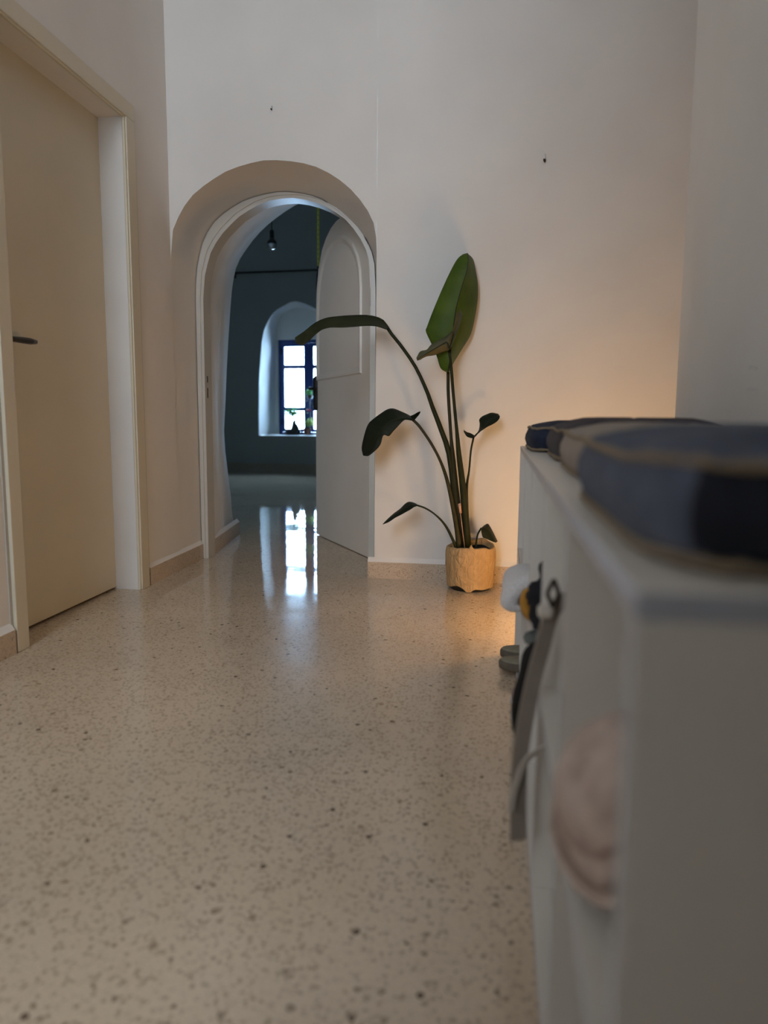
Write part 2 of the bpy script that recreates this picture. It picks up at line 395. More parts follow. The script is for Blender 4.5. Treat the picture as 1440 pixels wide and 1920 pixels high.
D0, D1, DH = 2.304, 3.17, 2.07            # left door opening
g = MB()
g.box((XL-0.25, -2.6, 0), (XL, D0, CEIL)); g.box((XL-0.25, D1, 0), (XL, 3.64, CEIL)); g.box((XL-0.25, D0, DH), (XL, D1, CEIL)); g.box((XL-0.32, D0-0.1, 0), (XL-0.25, D1+0.1, DH+0.2))
tag(g.obj('wall_left', 'plaster', base=(0, 0, 0)), 'white plaster wall with the cream door', kind='structure')

ARCH_OUT = [(-1.558, 0.0), (-1.558, 0.5), (-1.558, 1.0), (-1.558, 1.35), (-1.558, 1.555), (-1.543, 1.708), (-1.494, 1.807), (-1.427, 1.880), (-1.352, 1.931), (-1.261, 1.977), (-1.170, 2.005), (-1.072, 2.020), (-0.984, 2.017), (-0.888, 2.003), (-0.792, 1.973), (-0.714, 1.929), (-0.646, 1.874), (-0.585, 1.808), (-0.542, 1.742), (-0.523, 1.685), (-0.517, 1.611), (-0.518, 1.281), (-0.520, 0.6), (-0.521, 0.0)]
FRAME_OUT = [(-1.561, 0.0), (-1.561, 0.445), (-1.562, 0.859), (-1.562, 1.043), (-1.561, 1.432), (-1.553, 1.572), (-1.521, 1.710), (-1.469, 1.810), (-1.409, 1.863), (-1.309, 1.924), (-1.212, 1.955), (-1.115, 1.972), (-1.019, 1.971), (-0.924, 1.955), (-0.829, 1.918), (-0.735, 1.845), (-0.660, 1.772), (-0.603, 1.699), (-0.575, 1.618), (-0.566, 1.45), (-0.566, 0.75), (-0.568, 0.0)]
FRAME_IN = [(-1.520, 0.0), (-1.519, 0.446), (-1.518, 0.859), (-1.518, 1.043), (-1.516, 1.432), (-1.503, 1.562), (-1.462, 1.691), (-1.391, 1.781), (-1.311, 1.851), (-1.212, 1.907), (-1.115, 1.936), (-1.019, 1.940), (-0.924, 1.926), (-0.829, 1.887), (-0.744, 1.836), (-0.678, 1.763), (-0.631, 1.691), (-0.603, 1.600), (-0.597, 1.419), (-0.600, 0.750), (-0.604, 0.0)]
PASS_END = [(-1.655, 0.0), (-1.682, 0.113), (-1.689, 0.257), (-1.703, 0.373), (-1.714, 0.489), (-1.724, 0.579), (-1.728, 0.712), (-1.713, 0.908), (-1.702, 1.095), (-1.687, 1.284), (-1.667, 1.512), (-1.654, 1.628), (-1.634, 1.740), (-1.607, 1.807), (-1.559, 1.873), (-1.486, 1.962), (-1.413, 2.026), (-1.342, 2.077), (-1.246, 2.137), (-1.175, 2.165), (-1.095, 2.185), (-0.95, 2.18), (-0.80, 2.12), (-0.65, 2.0), (-0.52, 1.83), (-0.45, 1.6), (-0.42, 1.2), (-0.42, 0.6), (-0.42, 0.0)]
def outl(L, n=72): return [(p.x, p.y) for p in resample([Vector((a, b, 0)) for a, b in L], n)]
NO = 72
O1, O2, O4 = outl(ARCH_OUT, NO), outl(FRAME_OUT, NO), outl(PASS_END, NO)
O3 = outl([(x+(-0.012 if x < -1.05 else 0.012), z+(0.012 if z > 1.5 else 0)) for x, z in FRAME_IN], NO)
g = MB()
# face towards the corridor, above and beside the arch
def columns(mb, outline, yfun, top, k=0):
    for (xa, za), (xb, zb) in zip(outline, outline[1:]):
        if xb-xa > 1e-4: mb.add([(xa, yfun(xa), za), (xb, yfun(xb), zb), (xb, yfun(xb), top), (xa, yfun(xa), top)], [(0, 1, 2, 3)], k)
columns(g, [q for q in O1 if q[1] > 1.0], YB, CEIL)
g.add([(-0.517, YB(-0.517), 1.611), (2.6, YB(2.6), 1.611), (2.6, YB(2.6), CEIL), (-0.517, YB(-0.517), CEIL)], [(0, 1, 2, 3)])
g.add([(-0.517, YB(-0.517), 1.611), (-0.518, YB(-0.518), 1.281), (-0.520, YB(-0.52), 0.6), (-0.521, YB(-0.521), 0.0), (2.6, YB(2.6), 0), (2.6, YB(2.6), 1.611)], [(0, 1, 2, 3, 4, 5)])
g.add([(-1.81, YB(-1.556), 0), (-1.558, YB(-1.556), 0), (-1.558, YB(-1.556), CEIL), (-1.81, YB(-1.556), CEIL)], [(0, 1, 2, 3)])
# splayed reveal, step behind the frame, deep passage
rr = [[(x, YB(x), z) for x, z in O1]]
for k in (0.25, 0.5, 0.75, 1.0):
    rr.append([(a[0]+(b[0]-a[0])*k, YB(a[0])+(3.955-YB(a[0]))*k, a[1]+(b[1]-a[1])*k**1.15) for a, b in zip(O1, O2)])
g.rings(rr, closed=False)
g.rings([rr[-1], [(x, 4.05, z) for x, z in O3]], closed=False)
pp = []
for i in range(11):
    k = i/10; ring = []
    for (a, b) in zip(O3, O4):
        e = k**(1.0 if a[1] < 0.3 else 1.2)
        x = a[0]+(b[0]-a[0])*e; z = a[1]+(b[1]-a[1])*e; y = 4.05+(4.83-4.05)*k
        w = 0.020*math.sin(math.pi*k)*noise.noise(Vector((x*3, y*4, z*3))) if a[1] > 0.05 else 0
        ring.append((x+w, y, z))
    pp.append(ring)
g.rings(pp, closed=False, k=1)
far_face = lambda x: 4.83
columns(g, [p for p in O4 if p[1] > 0.712], far_face, CEIL)
li = [p for p in O4 if p[0] < -1.05]; ri = [p for p in O4 if p[0] >= -1.05]
for L_, xe in ((li, -6.2), (ri, 2.6)):
    for (xa, za), (xb, zb) in zip(L_, L_[1:]):
        if abs(zb-za) > 1e-4 and max(za, zb) < 0.75 or (L_ is ri and abs(zb-za) > 1e-4 and xa > -0.46):
            g.add([(xa, 4.83, za), (xb, 4.83, zb), (xe, 4.83, zb), (xe, 4.83, za)], [(0, 1, 2, 3)])
g.add([(-6.2, 4.83, 0.70), (-1.728, 4.83, 0.70), (-1.728, 4.83, CEIL), (-6.2, 4.83, CEIL)], [(0, 1, 2, 3)])
g.add([(-0.46, 4.83, 1.2), (2.6, 4.83, 1.2), (2.6, 4.83, CEIL), (-0.46, 4.83, CEIL)], [(0, 1, 2, 3)])
wb = g.obj('wall_back', ['plaster', 'rough_plaster'], base=(0, 0, 0), recalc=False)
shade_auto(wb, 28); tag(wb, 'thick white plaster wall with deep round-arched passage', kind='structure')
# backing that keeps the wall's core closed
g = MB(); g.box((-6.3, 4.84, 0), (-6.2, 11.9, CEIL)); tag(g.obj('wall_far_left', 'far_plaster', base=(0, 0, 0)), 'side wall of the far room', kind='structure')
g = MB(); g.box((0.9, 4.84, 0), (1.0, 11.0, CEIL)); tag(g.obj('wall_far_right', 'far_plaster', base=(0, 0, 0)), 'side wall of the far room', kind='structure')

# right partition wall, its end beside the lit recess
g = MB(); YE = 2.38
g.add([(XR(-2.6), -2.6, 0), (XR(YE), YE, 0), (XR(YE)+0.14, YE, 0), (XR(-2.6)+0.14, -2.6, 0), (XR(-2.6), -2.6, CEIL), (XR(YE), YE, CEIL), (XR(YE)+0.14, YE, CEIL), (XR(-2.6)+0.14, -2.6, CEIL)],
      [(0, 1, 2, 3), (4, 5, 6, 7), (0, 1, 5, 4), (1, 2, 6, 5), (2, 3, 7, 6), (3, 0, 4, 7)])
tag(g.obj('wall_right', 'plaster', base=(0, 0, 0)), 'white plaster wall behind the shelf with two nails', kind='structure')
g = MB(); g.box((2.5, -2.6, 0), (2.6, 3.6, CEIL)); tag(g.obj('wall_recess', 'plaster', base=(0, 0, 0)), 'outer wall of the recess beside the shelf', kind='structure')
# rear wall with the tall window that lights the corridor
g = MB(); R0, R1, RZ0, RZ1 = -1.45, -0.40, 1.35, 3.95
g.box((-1.81, -2.8, 0), (R0, -2.6, CEIL)); g.box((R1, -2.8, 0), (2.6, -2.6, CEIL)); g.box((R0, -2.8, 0), (R1, -2.6, RZ0)); g.box((R0, -2.8, RZ1), (R1, -2.6, CEIL))
tag(g.obj('wall_rear', 'plaster', base=(0, 0, 0)), 'white plaster wall behind the camera with tall window', kind='structure')

g = MB(); g.box((-0.40, -0.46, 0), (XR(-0.46)-0.002, -0.30, CEIL))  # added unseen panel, holds window light off the near shelf end
tag(g.obj('light_blocker', 'blocker', base=(0, 0, 0)), 'added unseen dark wood panelled wall end behind the camera', kind='structure')
# far room's window wall with arched niche
NICHE = [(-3.222, 0.526), (-3.220, 0.9), (-3.209, 1.281), (-3.181, 1.636), (-3.156, 1.876), (-3.121, 2.024), (-3.074, 2.123), (-2.996, 2.244), (-2.907, 2.315), (-2.814, 2.356), (-2.724, 2.402), (-2.650, 2.412), (-2.548, 2.390), (-2.445, 2.350), (-2.362, 2.310), (-2.25, 2.24), (-2.12, 2.12), (-2.02, 1.95), (-1.96, 1.7), (-1.93, 1.28), (-1.92, 0.9), (-1.918, 0.526)]
NICHE_IN = [(-3.087, 0.538), (-3.084, 0.9), (-3.075, 1.440), (-3.056, 1.984), (-3.041, 2.151), (-2.990, 2.249), (-2.897, 2.336), (-2.772, 2.380), (-2.649, 2.384), (-2.526, 2.360), (-2.456, 2.331), (-2.32, 2.26), (-2.17, 2.14), (-2.08, 1.97), (-2.04, 1.44), (-2.033, 0.9), (-2.03, 0.538)]
NW = 60; N1, N2 = outl(NICHE, NW), outl(NICHE_IN, NW)
g = MB()
columns(g, N1, YF, CEIL)
g.add([(-6.3, YF(-6.3), 0), (1.0, YF(1.0), 0), (1.0, YF(1.0), 0.526), (-6.3, YF(-6.3), 0.526)], [(0, 1, 2, 3)])
g.add([(-6.3, YF(-6.3), 0.526), (N1[0][0], YF(N1[0][0]), 0.526), (N1[0][0], YF(N1[0][0]), CEIL), (-6.3, YF(-6.3), CEIL)], [(0, 1, 2, 3)])
g.add([(N1[-1][0], YF(N1[-1][0]), 0.526), (1.0, YF(1.0), 0.526), (1.0, YF(1.0), CEIL), (N1[-1][0], YF(N1[-1][0]), CEIL)], [(0, 1, 2, 3)])
nr = []
for k in (0, 0.06, 0.2, 0.45, 0.75, 1.0):
    nr.append([(a[0]+(b[0]-a[0])*k + (0.018*(1-k)*noise.noise(Vector((a[0]*4, k*3, a[1]*4))) if 0 < k < 1 else 0), YF(a[0])+0.40*k, a[1]+(b[1]-a[1])*k) for a, b in zip(N1, N2)])
g.rings(nr, closed=False, k=1)
g.add([nr[0][0], nr[0][-1], nr[-1][-1], nr[-1][0]], [(0, 1, 2, 3)], 1)          # sill surface
WX0, WX1, WZ0, WZ1 = -3.028, -2.085, 0.538, 1.928
yb2 = lambda x: YF(x)+0.40
def torect(x, z):
    if z >= WZ1: return (min(max(x, WX0), WX1), WZ1)
    return (WX0 if x < -2.55 else WX1, z)
for (xa, za), (xb, zb) in zip(N2, N2[1:]):
    (ua, wa), (ub, wb_) = torect(xa, za), torect(xb, zb)
    ca, cb_ = YF(N1[N2.index((xa, za))][0])+0.40, YF(N1[N2.index((xb, zb))][0])+0.40
    q = [(xa, ca, za), (xb, cb_, zb), (ub, yb2(ub), wb_), (ua, yb2(ua), wa)]
    if (ua, wa) != (ub, wb_) and ua == WX0 == ub or ua == WX1 == ub or wa == wb_ == WZ1: g.add(q, [(0, 1, 2, 3)], 1)
    else: g.add(q+[(WX0 if ua < -2.55 else WX1, yb2(ua), WZ1)], [(0, 1, 2, 4, 3)], 1)
for (xa, za, xb, zb) in ((WX0, WZ0, WX0, WZ1), (WX0, WZ1, WX1, WZ1), (WX1, WZ1, WX1, WZ0), (WX1, WZ0, WX0, WZ0)):
    g.add([(xa, yb2(xa), za), (xb, yb2(xb), zb), (xb, yb2(xb)+0.3, zb), (xa, yb2(xa)+0.3, za)], [(0, 1, 2, 3)], 1)
wf = g.obj('wall_far', ['far_plaster', 'plaster'], base=(0, 0, 0), recalc=False); shade_auto(wf, 30)
tag(wf, 'shaded far wall with an arched window niche', kind='structure')

# ------------------------------------------------------------------ baseboards of terrazzo tiles
def baseboard(name, label, a, b, out, h=0.083, t=0.016, tile=0.32, mat='skirt', fillet=True, first=None):
    """tiles from a to b (x, y) on the floor; 'out' is the unit vector into the room"""
    a, b, out = Vector((*a, 0)), Vector((*b, 0)), Vector((*out, 0)).normalized()
    root = thing(name, (a+b)/2, label, kind='structure')
    L = (b-a).length; d = (b-a)/L; s = 0.0; first = first or tile
    while s < L-0.002:
        e = min(L, s+(first if s == 0 else tile))
        p, q = a+d*(s+0.0008), a+d*(e-0.0008)
        mb = MB(); up = Vector((0, 0, h+random.uniform(-0.001, 0.001))); o_ = out*(t+random.uniform(-0.0008, 0.0008))
        mb.add([p, q, q+o_, p+o_, p+up, q+up, q+o_+up, p+o_+up], [(0, 3, 2, 1), (4, 5, 6, 7), (0, 1, 5, 4), (1, 2, 6, 5), (2, 3, 7, 6), (3, 0, 4, 7)])
        mb.obj('skirting_tile', mat, root); s = e
    if fillet:
        mb = MB(); z0 = Vector((0, 0, h)); z1 = Vector((0, 0, h+0.022)); o_ = out*(t*0.95)
        mb.add([a+z0, b+z0, b+z0+o_, a+z0+o_, a+z1, b+z1], [(0, 1, 2, 3), (3, 2, 5, 4), (0, 3, 4), (1, 5, 2), (0, 4, 5, 1)])
        mb.obj('plaster_fillet', 'plaster', root)
    return root
baseboard('baseboard_back', 'terrazzo skirting behind the potted plant', (-0.552, YB(-0.552)), (2.5, YB(2.5)), (-0.026, -1), first=0.42)
baseboard('baseboard_left', 'terrazzo skirting between the cream door and arched door frame', (XL-0.002, 3.262), (XL-0.006, 3.945), (1, 0), tile=0.40)
baseboard('baseboard_near_left', 'terrazzo skirting left of the cream door', (XL, -2.5), (XL, 2.228), (1, 0), tile=0.40)
baseboard('baseboard_passage', 'terrazzo skirting along the deep arched passage', (-1.553, 4.064), (-1.649, 4.828), (1, 0.12), tile=0.42, h=0.085, t=0.019)
baseboard('baseboard_far', 'dark skirting under the window in the far room', (-5.5, YF(-5.5)), (0.8, YF(0.8)), (-0.12, -1), h=0.125, tile=0.6, mat='skirt_dark', fillet=False)

# ------------------------------------------------------------------ cream door on the left
d1 = thing('door_1', (XL-0.05, (D0+D1)/2, 0), 'flush cream door with dark lever handle in white frame', kind='structure')
g = MB(); g.bbox((XL-0.155, D0-0.03, 0.010), (XL-0.114, 3.207, 2.078), 0.002); leaf1 = g.obj('door_leaf', 'cream', d1)
def lining(y_out, y_in, name='jamb'):
    s = 1 if y_in > 2.8 else -1
    v = [(XL+0.004, y_out, 0), (XL-0.114, y_in, 0), (XL-0.20, y_in, 0), (XL-0.20, y_in+0.06*s, 0), (XL+0.004, y_in+0.06*s, 0)]
    mb = MB(); n = len(v); vv = v+[(x, y, 2.095) for x, y, z in v]
    mb.add(vv, [tuple(range(n-1, -1, -1)), tuple(range(n, 2*n))]+[(i, (i+1) % n, (i+1) % n+n, i+n) for i in range(n)])
    return mb.obj(name, 'jamb_paint', d1)
lining(D1-0.004, 3.212); lining(D0+0.004, D0-0.02)
g = MB(); g.add([(XL+0.004, D0-0.02, 2.070), (XL+0.004, 3.21, 2.070), (XL-0.114, 3.215, 2.083), (XL-0.114, D0-0.02, 2.083), (XL+0.004, D0-0.02, 2.11), (XL+0.004, 3.21, 2.11), (XL-0.2, 3.215, 2.11), (XL-0.2, D0-0.02, 2.11)], [(0, 1, 2, 3), (4, 5, 6, 7), (0, 1, 5, 4), (1, 2, 6, 5), (2, 3, 7, 6), (3, 0, 4, 7)])
g.obj('head_jamb', 'cream', d1)
def casing(lo, hi, mat='cream'):
    g = MB(); g.bbox(lo, hi, 0.003); return g
C0 = XL-0.002
g = casing((C0, 3.170, 0.0), (XL+0.016, 3.246, 2.0715)); g.bbox((C0, 3.160, 0.0), (XL+0.010, 3.172, 2.072), 0.003); g.obj('casing', 'cream', d1)
g = casing((C0, 2.238, 0.0), (XL+0.016, 2.302, 2.0715)); g.bbox((C0, 2.300, 0.0), (XL+0.010, 2.312, 2.072), 0.003); g.obj('casing', 'cream', d1)
g = casing((C0, 2.238, 2.072), (XL+0.016, 3.246, 2.1405)); g.bbox((C0, 2.30, 2.064), (XL+0.010, 3.172, 2.076), 0.003); g.obj('casing', 'cream', d1)
g = MB(); g.tube(smooth_path([(XL-0.112, 2.40, 1.06), (XL-0.075, 2.40, 1.06), (XL-0.062, 2.412, 1.06), (XL-0.060, 2.45, 1.061), (XL-0.060, 2.55, 1.063)], 14), [0.010]*9+[0.0105, 0.011, 0.0115, 0.0115, 0.008], 10)
h1 = g.obj('handle', 'bronze', d1, True); h1['label'] = 'dark bronze lever handle'
g = MB(); g.bbox((XL-0.115, 2.378, 0.94), (XL-0.106, 2.418, 1.14), 0.004); g.obj('handle_plate', 'bronze', h1)

# ------------------------------------------------------------------ arched door frame and open leaf
d2 = thing('door_2', (-1.06, 4.0, 0), 'open white arched door with raised panel in arched frame', kind='structure')
FO, FI = outl(FRAME_OUT, NO), outl(FRAME_IN, NO)
FO = [(x+(0.006 if x < -1.05 else -0.004), z-(0.003 if z > 1.5 else 0)) for x, z in FO]
def arch_ring(mb, outer, inner, y0, y1, k=0):
    n = len(outer); v = []
    for (a, b) in zip(outer, inner): v += [(a[0], y0, a[1]), (b[0], y0, b[1]), (b[0], y1, b[1]), (a[0], y1, a[1])]
    f = [(0, 1, 2, 3), (4*(n-1)+3, 4*(n-1)+2, 4*(n-1)+1, 4*(n-1))]
    for i in range(n-1):
        p, q = 4*i, 4*(i+1)
        f += [(p, q, q+1, p+1), (p+1, q+1, q+2, p+2), (p+2, q+2, q+3, p+3), (p+3, q+3, q, p)]
    return mb.add(v, f, k)
def inset(L, t): return [(x+(t if x < -1.05 else -t), z-(t if z > 1.5 else 0)) for x, z in L]
g = MB(); arch_ring(g, FO, inset(FI, -0.016), 3.945, 4.06); shade_auto(g.obj('door_frame', 'white_paint', d2), 40)
g = MB(); arch_ring(g, inset(FI, -0.017), inset(FI, 0.0), 3.952, 4.058); shade_auto(g.obj('frame_bead', 'white_paint', d2), 40)
for z0, z1 in ((0.985, 1.02), (0.90, 0.955)):
    g = MB(); g.box((-1.5185, 3.985, z0), (-1.5165, 3.995, z1)); g.obj('strike_slot', 'iron', d2)
HP = Vector((-0.618, 4.085, 0)); LD = Vector((-0.519, 0.855, 0)).normalized(); LN = Vector((-LD.y, LD.x, 0))
def LP(s, off, z): return HP+LD*s+LN*off+Vector((0, 0, z))
LEAF = [(0.945, 0.005), (0.943, 0.5), (0.940, 0.877), (0.932, 1.50), (0.915, 1.63), (0.875, 1.75), (0.81, 1.852), (0.73, 1.91), (0.638, 1.950), (0.54, 1.970), (0.451, 1.972), (0.36, 1.955), (0.27, 1.915), (0.17, 1.845), (0.09, 1.755), (0.035, 1.65), (0.008, 1.52), (0.004, 1.0), (0.004, 0.005)]
n = len(LEAF); vv = [LP(s, 0, z) for s, z in LEAF]+[LP(s, -0.04, z) for s, z in LEAF]
g = MB(); g.add(vv, [tuple(range(n)), tuple(range(2*n-1, n-1, -1))]+[(i, i+n, (i+1) % n+n, (i+1) % n) for i in range(n)])
lf2 = shade_auto(g.obj('door_leaf', 'leaf_paint', d2), 30)
PAN = [(0.905, 1.035), (0.900, 1.5), (0.885, 1.60), (0.845, 1.70), (0.78, 1.79), (0.69, 1.85), (0.60, 1.872), (0.50, 1.876), (0.406, 1.860), (0.33, 1.83), (0.25, 1.78), (0.177, 1.70), (0.14, 1.62), (0.126, 1.52), (0.124, 1.045)]
n = len(PAN); cx = sum(s for s, z in PAN)/n
def shrink(L, t): 
    return [(0.515+(s-0.515)*(1-t/0.39), 1.45+(z-1.45)*(1-t/0.42)) for s, z in L]
P2 = shrink(PAN, 0.02); P3 = shrink(PAN, 0.045)
vv = [LP(s, 0.0, z) for s, z in PAN]+[LP(s, 0.011, z) for s, z in shrink(PAN, 0.006)]+[LP(s, 0.011, z) for s, z in P2]+[LP(s, 0.003, z) for s, z in P3]
ff = [tuple(range(3*n, 4*n))]
for L_ in range(3): ff += [(L_*n+i, L_*n+(i+1) % n, (L_+1)*n+(i+1) % n, (L_+1)*n+i) for i in range(n)]
g = MB(); g.add(vv, ff); pn = g.obj('raised_panel', 'leaf_paint', lf2)
g = MB(); g.tube([LP(0.915, 0.004, 0.845), LP(0.915, 0.008, 0.86), LP(0.915, 0.009, 0.95), LP(0.915, 0.008, 1.05), LP(0.915, 0.004, 1.068)], [0.010, 0.019, 0.020, 0.019, 0.010], 12, flat=0.35)
hp = g.obj('handle_plate', 'iron', lf2, True)
g = MB(); g.tube(smooth_path([LP(0.915, 0.005, 0.985), LP(0.915, 0.045, 0.985), LP(0.905, 0.055, 0.985), LP(0.86, 0.056, 0.985), LP(0.80, 0.056, 0.982)], 12), 0.009, 8); g.obj('lever', 'iron', hp, True)
for z in (0.25, 1.45):
    g = MB(); g.lathe([(0.008, -0.05), (0.009, -0.045), (0.009, 0.045), (0.008, 0.05)], (HP.x+0.006, HP.y-0.006, z), 10); g.obj('hinge', 'white_paint', d2, True)

# ------------------------------------------------------------------ blue window of the far room
def FW(u, d, z): return Vector((u, YF(u)+0.40+d, z))
w1 = thing('window_1', FW(-2.556, 0.06, 0.53), 'blue wooden casement window with three panes per sash', kind='structure')
def fbox(mb, u0, u1, d0, d1, z0, z1): mb.bbox((u0, d0, z0), (u1, d1, z1), 0.004, xf=lambda u, d, z: FW(u, d, z))
g = MB()
for a in ((WX0, WX0+0.045, 0.03, 0.10, WZ0, WZ1), (WX1-0.045, WX1, 0.03, 0.10, WZ0, WZ1), (WX0+0.045, WX1-0.045, 0.03, 0.10, WZ1-0.05, WZ1), (WX0+0.045, WX1-0.045, 0.03, 0.10, WZ0, WZ0+0.035)): fbox(g, *a)
g.obj('window_frame', 'blue', w1)
UM = (WX0+WX1)/2
for side in (0, 1):
    u0, u1 = (WX0+0.045, UM) if side == 0 else (UM, WX1-0.045)
    g = MB(); sw = 0.05; lo, hi = WZ0+0.037, WZ1-0.052
    sl, sr = (0.047, 0.075) if side == 0 else (0.075, 0.047)
    for a in ((u0, u0+sl, lo, hi), (u1-sr, u1, lo, hi), (u0+sl, u1-sr, hi-0.05, hi), (u0+sl, u1-sr, lo, lo+0.045), (u0+sl, u1-sr, 0.885, 0.943), (u0+sl, u1-sr, 1.505, 1.562)):
        fbox(g, a[0], a[1], 0.022, 0.072, a[2], a[3])
    sash = g.obj('sash', 'blue', w1)
    for z0, z1 in ((lo+0.045, 0.885), (0.943, 1.505), (1.562, hi-0.05)):
        g = MB(); g.box((u0+sl-0.004, 0.045, z0-0.004), (u1-sr+0.004, 0.049, z1+0.004), xf=lambda u, d, z: FW(u, d, z)); g.obj('pane', 'glass', sash)
    for z in (0.72, 1.76):
        g = MB(); uh = u0+0.004 if side == 0 else u1-0.004
        g.lathe([(0.010, -0.045), (0.011, -0.04), (0.011, 0.04), (0.010, 0.045)], FW(uh, 0.018, z), 8); g.obj('hinge', 'iron', sash, True)
gr = thing('window_grille', FW(-2.556, 0.2, WZ0), 'thin vertical bars of the grille outside blue window', 'grille')
for u in (-2.98, -2.846, -2.719, -2.60, -2.48, -2.36, -2.235, -2.11):
    g = MB(); g.tube([FW(u, 0.21, WZ0+0.002), FW(u, 0.21, WZ1-0.002)], 0.008, 6); g.obj('bar', 'iron', gr, True)
for z in (0.914, 1.533):
    g = MB(); g.box((WX0+0.004, 0.206, z-0.006), (WX1-0.004, 0.214, z+0.006), xf=lambda u, d, z: FW(u, d, z)); g.obj('cross_bar', 'iron', gr)
# window of the wall behind the camera
w2 = thing('window_2', ((R0+R1)/2, -2.7, RZ0), 'tall white-framed window behind the camera', kind='structure')
g = MB()
for a in ((R0, R0+0.05, RZ0, RZ1), (R1-0.05, R1, RZ0, RZ1), (R0+0.05, R1-0.05, RZ0, RZ0+0.05), (R0+0.05, R1-0.05, RZ1-0.05, RZ1), ((R0+R1)/2-0.03, (R0+R1)/2+0.03, RZ0+0.05, RZ1-0.05)): g.bbox((a[0], -2.73, a[2]), (a[1], -2.67, a[3]), 0.004)
g.obj('window_frame', 'white_paint', w2)
cv = MB(); cv.rings([[(R0-0.05+(R1-R0+0.1)*i/40, -2.77+0.012*math.sin(i*1.3), z) for i in range(41)] for z in (RZ0-0.05, RZ1+0.05)], closed=False); cv.obj('sky_blocker', 'plaster', w2, True)  # added opaque sheet, keeps the sky out behind the daylight lamp
for a, b in ((R0+0.046, (R0+R1)/2-0.026), ((R0+R1)/2+0.026, R1-0.046)):
    g = MB(); g.box((a, -2.702, RZ0+0.046), (b, -2.698, RZ1-0.046)); g.obj('pane', 'glass', w2)

# ------------------------------------------------------------------ shelf unit
SH, BT = 0.709, 0.016
SY = [0.398, 0.800, 1.180, 1.630, 2.050, 2.500]
DEP = 0.425
def SP(u, y, z): return Vector((XS(y)+u, y, z))          # u = depth into the shelf from its front
shelf = thing('shelf_unit', SP(0.2, 1.45, 0), 'long low white open shelf of two rows along right wall', 'shelf')
def board(name, u0, u1, y0, y1, z0, z1, edge=()):
    mb = MB(); mb.bbox((u0, y0, z0), (u1, y1, z1), 0.0012, xf=SP)
    o = mb.obj(name, ['laminate', 'laminate_edge'], shelf)
    for p in o.data.polygons:
        nx, ny = p.normal.x, p.normal.y
        if ('f' in edge and nx < -0.9) or ('n' in edge and ny < -0.9) or ('e' in edge and ny > 0.9): p.material_index = 1
    return o
board('top_board', 0.0, DEP, SY[0], SY[-1], SH-BT, SH, 'fne')
board('bottom_board', 0.0, DEP, SY[0]+BT, SY[-1]-BT, 0.004, 0.004+BT, 'f')
board('side_panel', 0.0, DEP, SY[0], SY[0]+BT, 0.0, SH-BT, 'f')
board('side_panel', 0.0, DEP, SY[-1]-BT, SY[-1], 0.0, SH-BT, 'f')
for y in SY[1:-1]: board('divider', 0.001, DEP-0.01, y-BT/2, y+BT/2, 0.004+BT, SH-BT, 'f')
for i in range(5):
    a = SY[i]+(BT if i == 0 else BT/2); b = SY[i+1]-(BT if i == 4 else BT/2)
    board('middle_shelf', 0.001, DEP-0.01, a, b, 0.352, 0.352+BT, 'f')
board('back_panel', DEP-0.010, DEP-0.004, SY[0]+BT, SY[-1]-BT, 0.004+BT, SH-BT)
MZ = 0.352+BT; BZ = 0.004+BT

